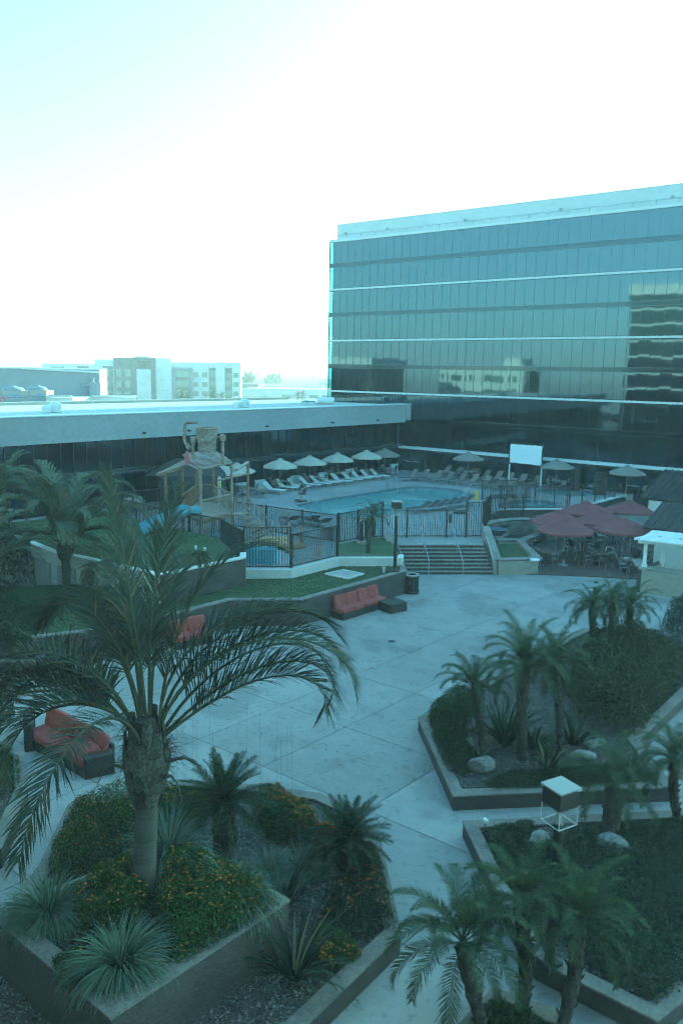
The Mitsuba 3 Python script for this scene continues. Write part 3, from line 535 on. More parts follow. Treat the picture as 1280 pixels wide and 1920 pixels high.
k = fresh_key('hill'); labels[k] = {'label': 'faint flat-topped hills fading into the white haze', 'category': 'hill', 'kind': 'structure'}
xs = np.linspace(-900, 900, 60); hz = 26 + 40 * meshkit.fbm(np.c_[xs / 260, xs * 0, xs * 0 + 3], 4); hz[:20] *= .5
v = np.vstack([np.c_[xs, np.full(60, 2200), np.full(60, -1)], np.c_[xs, np.full(60, 2420), hz], np.c_[xs, np.full(60, 2900), hz * .9], np.c_[xs, np.full(60, 3300), np.full(60, -1)]])
scene[k] = mikit.ply((v, [[r * 60 + i, r * 60 + i + 1, (r + 1) * 60 + i + 1, (r + 1) * 60 + i] for r in range(3) for i in range(59)]), 'm_hill', smooth=True)
# blocks outside the frame on the left, which the tower mirrors
def turned(k, name, c, d, yaw, off, size, mat):
    cy, sy = math.cos(yaw), math.sin(yaw); return part(k, name, MB().box((c[0] + cy * off[0] - sy * off[1], c[1] + sy * off[0] + cy * off[1], off[2]), size, yaw), mat)
k = thing('side_building', 'dark glazed block with a broad pale fascia left of the courtyard, mirrored in the tower', 'building'); c, yw = (-90, 66), YW - .25
turned(k, 'wall', c, None, yw, (0, 0, 5.9), (24, 30, 11.8), 'm_body'); turned(k, 'fascia', c, None, yw, (0, 0, 12.6), (25, 31, 1.7), 'm_far_white')
for u in np.arange(-13, 14, 2.0): turned(k, 'pane', c, None, yw, (12.03, u, 6.5), (.08, 1.9, 9.6), 'm_glass_wing')
k = thing('side_building', 'white block with unevenly spaced windows further left, mirrored in the tower', 'building'); c, yw = (-106, 19), YW - .15
turned(k, 'wall', c, None, yw, (0, 0, 6.1), (20, 21, 12.2), 'm_far_white'); turned(k, 'stair_tower', c, None, yw, (4, -7, 13.0), (8, 5, 2.2), 'm_far_white')
for u, w, zs in ((-7.5, 2.2, (9.8, 6.6)), (-2.8, 3.6, (9.6, 6.4, 3.2)), (2.2, 1.2, (9.8,)), (5.9, 3.2, (9.6, 6.4)), (9.2, 1.0, (9.9, 6.5))):
    for z in zs: turned(k, 'window', c, None, yw, (10.05, u, z), (.2, w, 1.5), 'm_far_glass')
k = thing('side_tree', 'dark conifer in front of the white block, mirrored in the tower', 'tree'); r_ = np.random.default_rng(8); m = MB()
for i in range(700):
    z = r_.uniform(1.5, 11.8); rr = (12.2 - z) * .24 * r_.uniform(.3, 1.1); a_ = r_.uniform(0, 6.28); q = np.array([-64 + rr * math.cos(a_), 30 + rr * math.sin(a_), z]); m.add(q + r_.normal(0, .3, (3, 3)), [[0, 1, 2]])
part(k, 'crown', m, 'm_far_tree'); part(k, 'trunk', MB().tube([(-64, 30, 0), (-64, 30, 11)], [.3, .05], 8), 'm_far_tree')

# ------------------------------------------------------------------ fences
def fence(label, pts, h, posts=None, sp=.135, thick=.08, mat='m_dark_metal', name='pool_fence', cat='fence', grp=None):
    """picket fence through the base points; h one height or one for each point"""
    k = thing(name, label, cat, grp); pts = [p3(p) for p in pts]; hs = h if isinstance(h, (list, tuple)) else [h] * len(pts); bars, n = MB(), 0
    for i in range(len(pts) - 1):
        a, b = pts[i], pts[i + 1]; L = np.linalg.norm(b - a); top = lambda t: np.array([0, 0, hs[i] + (hs[i + 1] - hs[i]) * t])
        for z in (.10, None): part(k, 'rail', MB().bar(a + ([0, 0, z] if z else top(0) - [0, 0, .02]), b + ([0, 0, z] if z else top(1) - [0, 0, .02]), .05, .05), mat)
        c = int(L / sp)
        for j in range(1, c):
            t = j / c; q = a + (b - a) * t; bars.box((q[0], q[1], q[2] + (.1 + top(t)[2]) / 2), (.034, .034, top(t)[2] - .1), math.atan2((b - a)[1], (b - a)[0]))
        np_ = max(1, int(round(L / 2.4)))
        for j in range(np_ + (1 if i == len(pts) - 2 else 0)):
            t = j / np_; q = a + (b - a) * t; hh = top(t)[2] + .05
            part(k, 'post', MB().box((q[0], q[1], q[2] + hh / 2), (thick, thick, hh), math.atan2((b - a)[1], (b - a)[0])), mat)
    part(k, 'bar', bars, mat, kind='stuff'); return k
fence('black picket fence above the raised turf bed, left of the water play structure', [X3(-13.529, 47.529, 1.550), X3(-10.056, 44.240, 1.550), X3(-6.236, 41.169, 1.550), X3(-4.662, 38.036, 1.550)], 1.8)
fence('tall black picket fence panel on the white kerb in front of the blue slide', [X3(-4.617, 37.879, 1.550), X3(-2.420, 37.976, 1.550)], 2.05)
fence('black picket fence rising along the slanted white kerb, right of the blue slide', [X3(-2.372, 38.033, 1.550), X3(-0.181, 40.570, 1.550)], 1.68, thick=.09)
fence('black picket fence between the splash deck and the pool deck', [X3(-0.212, 44.721, 1.400), X3(-2.263, 46.032, 1.400), X3(-4.466, 47.417, 1.400), X3(-7.263, 49.366, 1.400)], 1.6)
fence('black picket fence behind the turf triangle with the little palm', [X3(-0.150, 44.512, 1.400), X3(0.978, 45.692, 1.400), X3(2.393, 46.410, 1.400)], [1.72, 1.72, 2.1], thick=.09)
fence('black pool gate fence across the top of the stairs', [X3(2.393, 46.410, 1.400), X3(3.836, 46.527, 1.400), X3(6.171, 46.716, 1.400), X3(7.346, 46.812, 1.400)], 1.66, thick=.10)
fence('tall black fence panel at the right end of the stair landing', [X3(7.346, 46.812, 1.400), X3(8.360, 47.049, 1.400)], 2.1, thick=.11)
fence('dark curved fence that runs back above the fountain wall', [X3(8.419, 47.210, 1.400), X3(9.200, 50.627, 1.400), X3(9.810, 52.731, 1.400), X3(10.972, 53.623, 1.400), X3(12.350, 54.357, 1.400)], [1.95, 1.8, 1.7, 1.6, 1.5], thick=.08)
fence('black fence in front of the oval spa, above the dark wall', [X3(11.303, 57.273, 1.400), X3(13.242, 57.577, 1.400), X3(15.330, 57.782, 1.400), X3(16.280, 57.875, 1.400)], 1.65)
fence('black fence between the brown loungers and the oval spa', [X3(10.679, 61.074, 1.400), X3(12.737, 61.809, 1.400), X3(15.035, 62.316, 1.400)], 1.5)
k = thing('gate_box', 'dark gate lock box with a sign plate on the pool gate', 'gate lock'); c = p3(X3(6.361, 46.732, 1.400)); part(k, 'case', MB().box(c + [0, -.08, 1.15], (.2, .12, .5)), 'm_dark_metal'); part(k, 'sign_plate', MB().box(c + [.55, -.05, 1.5], (.75, .03, .18)), 'm_wicker')
# glass fence on the right
k = thing('glass_fence', 'glass panel fence with dark posts at the far right end of the deck', 'fence')
gp = [p3(q) for q in (X3(16.504, 58.127, 1.400), X3(17.777, 59.315, 1.400), X3(19.141, 60.679, 1.400), X3(20.354, 62.084, 1.400), X3(21.533, 63.408, 1.400), X3(23.002, 65.241, 1.400))]
for i in range(5):
    a, b = gp[i], gp[i + 1]; part(k, 'pane', MB().quad(a + [0, 0, .1], b + [0, 0, .1], b + [0, 0, 1.6], a + [0, 0, 1.6]), 'm_fence_glass'); part(k, 'rail', MB().bar(a + [0, 0, 1.62], b + [0, 0, 1.62], .05), 'm_dark_metal')
for q in gp: part(k, 'post', MB().box(q + [0, 0, .82], (.08, .08, 1.64)), 'm_dark_metal')
for q in (X3(19.613, 67.694, 1.400), X3(20.801, 64.858, 1.400)): 
    k = thing('deck_pillar', 'dark square pillar behind the glass fence, %s' % ('by the round spa' if q[0] < 20 else 'nearer the red umbrellas'), 'pillar'); part(k, 'shaft', MB().box(p3(q) + [0, 0, .9], (.5 if q[0] < 20 else .9, .5, 1.8), .3), 'm_wicker'); part(k, 'cap', MB().box(p3(q) + [0, 0, 1.83], (.6 if q[0] < 20 else 1.0, .6, .06), .3), 'm_dark_metal')
# back fence and hut on the left
fence('far black fence in front of the white wall left of the play structure', [X3(-15.072, 51.808, 1.400), X3(-13.848, 53.122, 1.400), X3(-11.486, 55.480, 1.400), X3(-9.408, 57.521, 1.400)], 1.5)
k = thing('planter_wall', 'white low wall behind the far fence on the left', 'wall'); part(k, 'wall', MB().bar(p3(X3(-14.949, 52.612, 1.400)) + [0, .4, .45], p3(X3(-13.684, 54.180, 1.400)) + [0, .4, .45], .3, .9), 'm_white_stucco')
hut = thing('pool_hut', 'dark pool hut with a hipped roof and a white door panel, behind the play structure', 'hut')
hc = p3(X3(-10.812, 56.220, 1.400)); part(hut, 'wall', MB().box(hc + [0, 1.6, 1.05], (4.6, 3.0, 2.1), .25), 'm_body'); part(hut, 'roof', MB().add([hc + [-2.9, -.4, 2.1], hc + [2.6, .8, 2.1], hc + [2.0, 4.2, 2.1], hc + [-3.4, 3.0, 2.1], hc + [-1.2, 1.5, 3.2], hc + [1.0, 2.0, 3.2]], [[0, 1, 5], [0, 5, 4], [1, 2, 5], [2, 3, 4], [2, 4, 5], [3, 0, 4], [0, 2, 1], [0, 3, 2]]), 'm_seam_roof')
d = part(hut, 'door', MB().box(hc + [-1.25, -.22, .95], (.85, .06, 1.9), .25), 'm_white_stucco'); part(d, 'panel', MB().box(hc + [-1.24, -.27, 1.35], (.35, .05, .5), .25), 'm_mullion')
part(hut, 'corner_panel', MB().box(hc + [2.15, .60, 1.05], (.25, .08, 2.0), .25), 'm_white_stucco')
part(hut, 'lamp', MB().box(hc + [2.15, .50, 1.5], (.16, .12, .35), .25), 'm_yellow')

# ------------------------------------------------------------------ water play structure
pl = thing('water_play_structure', 'rusty water play structure with a big tipping bucket on its roof and a blue slide', 'water playground')
z0 = DZ
def post(p, h, r=.085, mat='m_rust_pipe'): p = p3(p, z0); part(pl, 'post', MB().tube([p, p + [0, 0, h]], r, 10), mat, 35); part(pl, 'collar', MB().tube([p + [0, 0, h - .32], p + [0, 0, h - .22]], r * 1.5, 10), mat, 35); return p
pA, pB, pC, pD, pE, pF, pG = (post(X3(-7.635, 43.304, 1.400), 4.35, mat='m_pale_pipe'), post(X3(-8.908, 44.900, 1.400), 4.20), post(X3(-9.828, 44.826, 1.400), 3.75), post(X3(-8.892, 49.224, 1.400), 3.9), post(X3(-6.311, 46.008, 1.400), 4.3, mat='m_pale_pipe'), post(X3(-7.883, 49.312, 1.400), 4.2), post(X3(-5.729, 48.978, 1.400), 4.05, mat='m_rust_pipe'))
zt = lambda p, h: p + [0, 0, h]
def sheet(a, b, c, d, n=26, amp=.035):
    a, b, c, d = map(np.asarray, (a, b, c, d)); m = MB(); v = []; up = np.array([0, 0, 1.0])
    for i in range(n * 4 + 1):
        t = i / (n * 4); o = amp * math.sin(t * n * 2 * math.pi); v += [a + (b - a) * t + up * o, d + (c - d) * t + up * o]
    f = [[2 * i, 2 * i + 2, 2 * i + 3, 2 * i + 1] for i in range(n * 4)]; nv = len(v); v2_ = v + [q - up * .05 for q in v]; f2 = f + [[x + nv for x in q[::-1]] for q in f] + [[2 * i, 2 * i + nv, 2 * i + 2 + nv, 2 * i + 2] for i in range(n * 4)] + [[2 * i + 1, 2 * i + 3, 2 * i + 3 + nv, 2 * i + 1 + nv] for i in range(n * 4)]
    return m.add(v2_, f2)
part(pl, 'roof_sheet', sheet(zt(pA, 4.30), zt(pE, 4.42), zt(pF, 4.75), zt(pB, 4.85), 18), 'm_canopy_sheet')
part(pl, 'roof_sheet', sheet(zt(pC, 3.75) + [-.5, -.2, 0], zt(pB, 4.25) + [0, -.2, 0], zt(pD, 4.45), zt(pC, 3.85) + [-.2, 2.0, 0], 16), 'm_canopy_sheet')
part(pl, 'roof_beam', MB().tube([zt(pA, 4.1), zt(pA, 4.25) + [-.1, .05, 0], zt(pB, 4.25) + [.3, -.1, .1], zt(pB, 4.2)], .08, 8).tube([zt(pA, 4.25), zt(pE, 4.3)], .07, 8).tube([zt(pE, 4.28), zt(pF, 4.3)], .07, 8), 'm_pale_pipe', 35)
part(pl, 'roof_beam', MB().bar(zt(pC, 3.7) + [-.45, -.2, 0], zt(pB, 4.12) + [0, -.2, 0], .16, .14), 'm_rust_pipe')
part(pl, 'roof_beam', MB().tube([zt(pE, 3.85), zt(pE, 3.85) + [.3, .2, .05], zt(pG, 4.0), zt(pG, 3.9)], .09, 8).tube([zt(pE, 3.25) + [-.8, .2, 0], zt(pG, 3.3)], .06, 8), 'm_pale_pipe', 35)
bc = p3(X3(-7.460, 44.600, 7.093)); up_ = np.array([0, 0, 1.0])
q1, q2 = p3(X3(-8.267, 44.600, 6.108)), p3(X3(-6.618, 44.600, 6.076)); t1, t2 = p3(X3(-8.223, 44.600, 7.051)), p3(X3(-6.593, 44.600, 7.195))
part(pl, 'bucket_stand', MB().tube([q1 - up_ * .3, t1], .095, 10), 'm_pale_pipe', 35); part(pl, 'bucket_stand', MB().tube([q2 - up_ * .3, t2], .095, 10), 'm_pale_pipe', 35)
for t in (t1, t2): part(pl, 'bearing', MB().box(t + [0, 0, .06], (.34, .3, .36), .2, .08), 'm_pale_pipe')
part(pl, 'bearing_pipe', MB().tube([t1 + [0, 0, .1], t2 + [0, 0, .1]], .055, 8), 'm_pale_pipe', 35)
part(pl, 'pedestal', MB().box(q2 + [0, 0, -.02], (.4, .35, .12)), 'm_pale_pipe')
bk = part(pl, 'bucket', MB().lathe([(.02, -.66), (.46, -.66), (.47, -.62), (.585, .60), (.60, .66), (.56, .66), (.43, -.55), (.02, -.55)], bc, 28), 'm_bucket', 40)
part(bk, 'hoop', MB().lathe([(.585, .42), (.615, .44), (.63, .54), (.60, .56)], bc, 28), 'm_pale_pipe', 40); part(bk, 'hoop', MB().lathe([(.475, -.50), (.505, -.48), (.51, -.38), (.49, -.36)], bc, 28), 'm_pale_pipe', 40); part(bk, 'rim', MB().lathe([(.56, .62), (.57, .70), (.63, .70), (.63, .62)], bc, 28), 'm_pale_pipe', 40)
part(bk, 'ear', MB().tube([bc + [-.55, -.05, .1], bc + [-.66, -.05, .2], bc + [-.72, -.05, .1], bc + [-.66, -.05, -.02]], .04, 6), 'm_pale_pipe', 35)
part(pl, 'water_spout', MB().tube([p3(X3(-8.395, 44.400, 6.802)), p3(X3(-8.570, 44.400, 6.858)), p3(X3(-8.669, 44.400, 7.061)), p3(X3(-8.641, 44.400, 7.819)), p3(X3(-8.609, 44.400, 7.979)), p3(X3(-8.492, 44.400, 8.053)), p3(X3(-7.909, 44.400, 8.077))], .085, 10), 'm_pale_pipe', 40)
part(pl, 'valve', MB().tube([p3(X3(-8.348, 44.300, 6.783)), p3(X3(-8.496, 44.300, 6.634))], .14, 10).tube([p3(X3(-8.469, 44.300, 6.488)), p3(X3(-8.500, 44.300, 6.371))], .03, 6), 'm_pale_pipe', 35)
wh = p3(X3(-8.256, 42.800, 6.271)); Rw = T().translate(wh.tolist()).rotate([0, 0, 1], 28).rotate([0, 1, 0], 90)
wk = part(pl, 'hand_wheel', MB().lathe([(.02, .0), (.36, .0), (.375, .03), (.36, .06), (.02, .07)], (0, 0, 0), 24), 'm_pink', 35, tw=Rw); part(wk, 'hub', MB().lathe([(.14, .06), (.14, .14), (.06, .18), (.01, .18)], (0, 0, 0), 14), 'm_pink', 35, tw=Rw)
# platform, rails, stairs, slides
plat = [pA, pE, pF, pB]; zp = 2.15
part(pl, 'platform', MB().prism([v2(p) for p in (pA, pE, pF, pD, pB)], z0 + 1.30, z0 + 1.48), 'm_pale_pipe')
part(pl, 'platform_skirt', MB().bar(zt(pA, 1.28), zt(pE, 1.28), .06, .16), 'm_rust_pipe')
def railing(a, b, h0, h1, mat='m_pale_pipe', sp=.12):
    a, b = np.asarray(a, float), np.asarray(b, float); r = part(pl, 'railing', MB().tube([a + [0, 0, h1], b + [0, 0, h1]], .045, 8), mat, 35); m = MB(); n = max(2, int(np.linalg.norm(b - a) / sp))
    m.bar(a + [0, 0, h0], b + [0, 0, h0], .03)
    for j in range(1, n): q = a + (b - a) * j / n; m.bar(q + [0, 0, h0], q + [0, 0, h1], .022)
    part(r, 'bars', m, mat, kind='stuff')
railing(pA, pE, 1.6, 2.5); railing(pE, pF, 1.6, 2.5); railing(pB, pD, 1.6, 2.55, 'm_rust_pipe'); railing(pD, pF, 1.6, 2.55, 'm_rust_pipe')
st0, st1 = p3(X3(-4.082, 45.286, 1.400)), pE + [.4, .2, 0]
for j in range(6):
    t = j / 6; q = st1 + (st0 - st1) * (t + .05); part(pl, 'step', MB().box(q + [0, 0, 1.38 * (1 - t) - .05], (.55, 1.1, .07), -.5), 'm_pale_pipe')
for o in (np.array([.15, .55, 0]), np.array([-.15, -.55, 0])):
    a, b = st1 + o, st0 + o; m = MB().tube([a + [0, 0, 1.5], a + [0, 0, 2.2], a + [.2, -.1, 2.3], b + [-.3, .15, 1.05], b + [-.1, .05, .95], b + [0, 0, .0]], .05, 8); r = part(pl, 'stair_rail', m, 'm_pale_pipe', 35); mb = MB()
    for j in range(12): t = (j + .5) / 12; q = a + (b - a) * t; mb.bar(q + [0, 0, 1.3 * (1 - t) + .1], q + [0, 0, 2.2 - 1.2 * t], .022)
    part(r, 'bars', mb, 'm_pale_pipe', kind='stuff')
part(pl, 'spray_post', MB().tube([p3(X3(-2.175, 43.725, 1.400)), p3(X3(-2.175, 43.725, 1.400)) + [0, 0, 1.1]], .085, 10), 'm_rust_pipe', 35); part(pl, 'spray_post_foot', MB().lathe([(.26, 0), (.26, .05), (.1, .07)], p3(X3(-2.175, 43.725, 1.400)), 12), 'm_rust_pipe')
part(pl, 'spray_post', MB().tube([p3(X3(-2.772, 42.088, 1.400)), p3(X3(-2.772, 42.088, 1.400)) + [0, 0, 1.6]], .085, 10), 'm_pale_pipe', 35); part(pl, 'spray_post_foot', MB().lathe([(.26, 0), (.26, .05), (.1, .07)], p3(X3(-2.772, 42.088, 1.400)), 12), 'm_rust_pipe')
def chute(pts, r, arc=(-1.9, 1.9), n=12, thick=.04):
    p = np.asarray(pts, float); t = np.gradient(p, axis=0); t /= np.linalg.norm(t, axis=1, keepdims=True); m = MB()
    for rr, fl in ((r, 1), (r - thick, -1)):
        v = []
        for i in range(len(p)):
            x = np.cross(t[i], [0, 0, 1]); x /= np.linalg.norm(x); y = np.cross(x, t[i])
            for a in np.linspace(arc[0], arc[1], n): v.append(p[i] + rr * (math.sin(a) * x - math.cos(a) * y))
        m.add(v, [[i * n + j, i * n + j + 1, (i + 1) * n + j + 1, (i + 1) * n + j][::fl] for i in range(len(p) - 1) for j in range(n - 1)])
    return m
spl = lambda pts, n=24: np.stack([np.interp(np.linspace(0, len(pts) - 1, n), np.arange(len(pts)), np.asarray(pts)[:, i]) for i in range(3)], 1)
from scipy.ndimage import gaussian_filter1d
def smooth_path(pts, n=28): return gaussian_filter1d(spl([p3(q) for q in pts], n), 1.6, axis=0, mode='nearest')
s1 = smooth_path((X3(-7.885, 43.400, 3.420), X3(-8.231, 42.800, 3.663), X3(-8.620, 42.300, 3.511), X3(-9.244, 41.900, 3.285), X3(-9.857, 41.500, 3.065), X3(-10.430, 41.200, 2.774)))
sk = part(pl, 'slide', chute(s1, .42), 'm_slide', True)
for i in (7, 11, 15, 20): part(sk, 'flange', chute(s1[i:i + 2] * 1.0, .47, thick=.08), 'm_pale_pipe')
s2 = smooth_path((X3(-6.191, 43.000, 1.550), X3(-6.442, 42.200, 2.068), X3(-6.580, 41.600, 1.619), X3(-6.048, 41.000, 1.251), X3(-5.018, 40.500, 1.218), X3(-4.040, 40.300, 1.227)))
part(pl, 'slide', chute(s2, .50, (-3.1, 3.1), 18), 'm_slide', True)
bw = p3(X3(-4.234, 39.566, 1.400)); part(pl, 'splash_trough', MB().box(bw + [0, .1, .45], (2.1, .5, .9), -.15, .14), 'm_slide'); part(pl, 'splash_trough', MB().box(bw + [-.3, .9, .3], (2.4, .6, .6), -.35, .14), 'm_slide')
rk = thing('rock_seat', 'orange-brown artificial rock steps beside the spray posts', 'rock seat')
for i, (p, d) in enumerate(((X3(-3.514, 43.898, 1.400), (1.7, .9, .55)), (X3(-2.880, 43.262, 1.400), (1.6, .8, .35)), (X3(-4.000, 42.776, 1.400), (1.2, .8, .75)))):
    mm_ = trimesh.creation.icosphere(3, .5); v = np.array(mm_.vertices); v = v * (1 + .25 * (meshkit.fbm(v * 3 + i * 7, 3)[:, None] - .5)); v = np.sign(v) * np.abs(v) ** .7 * np.array(d) * .85 + p3(p) + [0, 0, d[2] * .35]; part(rk, 'rock', (v, np.array(mm_.faces)), 'm_orange_rock', 40)

# ------------------------------------------------------------------ pool deck furniture
def proto_set(parts): return [(n, P(m, b, sm)) for n, m, b, sm in parts]
def put(proto, name, label, cat, group, x, y, z, yaw, s=1.0):
    k = thing(name, label, cat, group)
    for n, d in proto: part(k, n, d, None, tw=place(x, y, z, yaw, s))
    return k
def lounger_proto(sling, frame, back=48, L=1.95, W_=.66):
    f, seat, bk = MB(), MB(), MB(); a = R(back); hx = -.12; zs = .34
    for y in (-W_ / 2, W_ / 2):
        f.tube([(hx - .02, y, zs), (1.15, y, zs)], .02, 6); f.tube([(hx, y, zs), (hx - .78 * math.cos(a), y, zs + .78 * math.sin(a))], .02, 6)
        for x in (-.5, .95): f.tube([(x, y, zs if x > 0 else zs - .03), (x, y, 0)], .018, 6)
        f.tube([(-.5, y, zs - .03), (hx, y, zs)], .018, 6)
    f.tube([(1.15, -W_ / 2, zs), (1.15, W_ / 2, zs)], .02, 6); f.tube([(-.5, -W_ / 2, .06), (-.5, W_ / 2, .06)], .015, 6)
    seat.box((.51, 0, zs + .015), (1.26, W_ - .05, .035)); c, s = math.cos(a), math.sin(a)
    bk.box((hx - .39 * c, 0, zs + .39 * s + .012), (.80, W_ - .05, .035), tilt=np.array([[c, 0, s], [0, 1, 0], [-s, 0, c]]))
    return proto_set((('frame', f, frame, 35), ('seat', seat, sling, False), ('backrest', bk, sling, False)))
LW, LB, LK = lounger_proto('m_white_sling', 'm_white_metal', 42), lounger_proto('m_brown_sling', 'm_dark_metal', 52), lounger_proto('m_black_sling', 'm_grey_metal', 30)
heads = [X3(-6.357, 63.036, 1.650), X3(-5.528, 64.610, 1.650), X3(-4.591, 65.330, 1.650), X3(-3.739, 66.371, 1.650), X3(-2.853, 67.282, 1.650), X3(-2.079, 68.201, 1.650), X3(-1.143, 68.991, 1.650), X3(-0.234, 70.143, 1.650), X3(0.610, 71.140, 1.650), X3(1.426, 71.974, 1.650), X3(2.310, 72.834, 1.650)]
for i, h in enumerate(heads):
    put(LW, 'sun_lounger', f'white sun lounger, {ORD[i]} from the left in the long row of eleven by the pool', 'sun lounger', 'white loungers along the pool', h[0] + .9, h[1] - .25, DZ, R(-24) + rnd.uniform(-.05, .05))
for i, h in enumerate((X3(6.138, 71.735, 1.400), X3(7.197, 71.865, 1.400), X3(8.325, 71.299, 1.400), X3(9.202, 70.371, 1.400), X3(10.246, 69.822, 1.400), X3(11.128, 68.937, 1.400), X3(12.080, 68.084, 1.400), X3(13.010, 67.251, 1.400), X3(13.936, 66.743, 1.400))):
    put(LB, 'sun_lounger', f'brown sun lounger, {ORD[i]} from the left in the front row at the far pool end', 'sun lounger', 'brown loungers at the far pool end', h[0], h[1], DZ, R(215) + rnd.uniform(-.12, .12))
for i, h in enumerate((X3(9.600, 75.130, 1.400), X3(10.606, 74.116, 1.400), X3(11.683, 73.140, 1.400), X3(12.783, 72.196, 1.400), X3(13.727, 71.606, 1.400), X3(14.587, 70.677, 1.400), X3(15.520, 69.782, 1.400), X3(16.571, 68.925, 1.400))):
    put(LB, 'sun_lounger', f'brown sling sun lounger, {ORD[i]} from the left in the back row by the white wall', 'sun lounger', 'brown loungers at the far pool end', h[0], h[1], DZ, R(222) + rnd.uniform(-.06, .06))
for i, h in enumerate((X3(5.249, 55.363, 1.400), X3(5.927, 55.861, 1.400), X3(6.579, 56.363, 1.400), X3(7.309, 57.108, 1.400), X3(7.988, 57.632, 1.400), X3(8.748, 58.647, 1.400))):
    put(LK, 'sun_lounger', f'dark sun lounger, {ORD[i]} from the left along the near pool edge behind the gate', 'sun lounger', 'dark loungers on the near pool side', h[0] + .2, h[1] - .2, DZ, R(208))
for i, h in enumerate((X3(-3.151, 49.726, 1.400), X3(-1.922, 49.834, 1.400), X3(-1.167, 49.029, 1.400))):
    put(LK, 'sun_lounger', f'dark sling sun lounger, {ORD[i]} from the left behind the slanted kerb fence', 'sun lounger', 'dark loungers on the near pool side', h[0], h[1], DZ, R(118))
k = thing('deck_wall', 'low white rendered wall behind the back row of brown loungers', 'wall'); part(k, 'wall', MB().bar(p3(X3(10.625, 76.840, 1.400)) + [0, 0, .45], p3(X3(18.424, 70.458, 1.400)) + [0, 0, .45], .2, .9), 'm_white_stucco'); part(k, 'coping', MB().bar(p3(X3(10.573, 76.833, 1.400)) + [0, 0, .92], p3(X3(18.472, 70.464, 1.400)) + [0, 0, .92], .28, .05), 'm_white_stucco')
k = thing('deck_wall', 'white wall end beside the round spa at the far right of the deck', 'wall'); part(k, 'wall', MB().bar(p3(X3(20.309, 72.759, 1.400)) + [0, 0, .5], p3(X3(24.489, 72.558, 1.400)) + [0, 0, .5], .2, 1.0), 'm_white_stucco')
for i, h in enumerate((X3(-6.553, 64.131, 1.400), X3(-3.917, 67.171, 1.400), X3(-1.662, 69.740, 1.400), X3(0.671, 72.496, 1.400), X3(4.929, 76.902, 1.400), X3(-7.898, 62.281, 1.400))):
    k = thing('planter_box', f'pale low divider box between the patio tables, {ORD[i]} along the wing', 'divider', 'pale dividers along the wing'); part(k, 'wall', MB().box(p3(h) + [0, .3, .42], (1.15, .16, .84), YW, .02), 'm_parapet')

def umbrella_proto(R_, H_, canvas, n=8, rise=.62, val=.10):
    c, pl_, b, rb = MB(), MB(), MB(), MB(); a = (np.arange(n) + .5) * 2 * math.pi / n; v = [(0, 0, H_)]
    for q in a: v.append((R_ * .52 * math.cos(q), R_ * .52 * math.sin(q), H_ - rise * .46))
    for q in a: v.append((R_ * math.cos(q), R_ * math.sin(q), H_ - rise))
    for q in a: v.append((R_ * math.cos(q) * 1.0, R_ * math.sin(q) * 1.0, H_ - rise - val))
    f3 = [[0, 1 + i, 1 + (i + 1) % n] for i in range(n)]; c.add(v, f3); c.add(v, [[1 + i, 1 + n + i, 1 + n + (i + 1) % n, 1 + (i + 1) % n] for i in range(n)] + [[1 + n + i, 1 + 2 * n + i, 1 + 2 * n + (i + 1) % n, 1 + n + (i + 1) % n] for i in range(n)])
    t = MB(); t.add([(0, 0, H_ + .07)] + [(R_ * .17 * math.cos(q), R_ * .17 * math.sin(q), H_ - .05) for q in a], f3)
    pl_.tube([(0, 0, 0), (0, 0, H_ + .1)], .025, 8); b.lathe([(.3, 0), (.3, .05), (.1, .09), (.05, .3)], (0, 0, 0), 14)
    for q in a: rb.bar((0, 0, H_ - .06), (R_ * .98 * math.cos(q), R_ * .98 * math.sin(q), H_ - rise - .03), .02)
    return proto_set((('canopy', c, canvas, False), ('vent', t, canvas, False), ('pole', pl_, 'm_grey_metal', 35), ('base', b, 'm_grey_metal', 35), ('rib', rb, 'm_grey_metal', False)))
UC, UR, UT = umbrella_proto(1.45, 2.55, 'm_cream_canvas'), umbrella_proto(1.72, 2.75, 'm_red_canvas', rise=.66), umbrella_proto(1.45, 2.55, 'm_taupe_canvas')
def table_proto(r, h, top, round_=True):
    t, l = MB(), MB()
    if round_: t.lathe([(.01, h), (r, h), (r + .02, h - .015), (r, h - .035), (.01, h - .035)], (0, 0, 0), 22)
    else: t.box((0, 0, h - .02), (2 * r, 2 * r, .04), 0, .015)
    l.tube([(0, 0, .02), (0, 0, h - .03)], .035, 8)
    for q in range(4): l.tube([(0, 0, .14), (.3 * math.cos(q * 1.571), .3 * math.sin(q * 1.571), .02)], .022, 6)
    return proto_set((('table_top', t, top, 35), ('leg', l, 'm_dark_metal', 35)))
TR, TS = table_proto(.55, .72, 'm_round_top'), table_proto(.45, .74, 'm_table_top', False)
def chair_proto(sling, frame, arm=True):
    f, s, b = MB(), MB(), MB()
    for y in (-.25, .25):
        f.tube([(.24, y, 0), (.26, y, .44), (.26, y, .62), (.20, y, .66), (-.20, y, .66)], .016, 6); f.tube([(-.28, y, 0), (-.20, y, .44), (-.27, y, .70), (-.33, y, .90)], .016, 6)
        f.tube([(.25, y, .42), (-.2, y, .42)], .014, 6)
    f.tube([(-.33, -.25, .9), (-.35, -.12, .93), (-.35, .12, .93), (-.33, .25, .9)], .016, 6)
    s.box((.03, 0, .435), (.46, .46, .03)); b.add([(-.205, -.23, .47), (-.205, .23, .47), (-.325, .23, .88), (-.325, -.23, .88), (-.225, -.23, .47), (-.225, .23, .47), (-.345, .23, .88), (-.345, -.23, .88)], [[0, 1, 2, 3], [7, 6, 5, 4], [0, 4, 5, 1], [1, 5, 6, 2], [2, 6, 7, 3], [3, 7, 4, 0]])
    return proto_set((('frame', f, frame, 35), ('seat', s, sling, False), ('backrest', b, sling, False)))
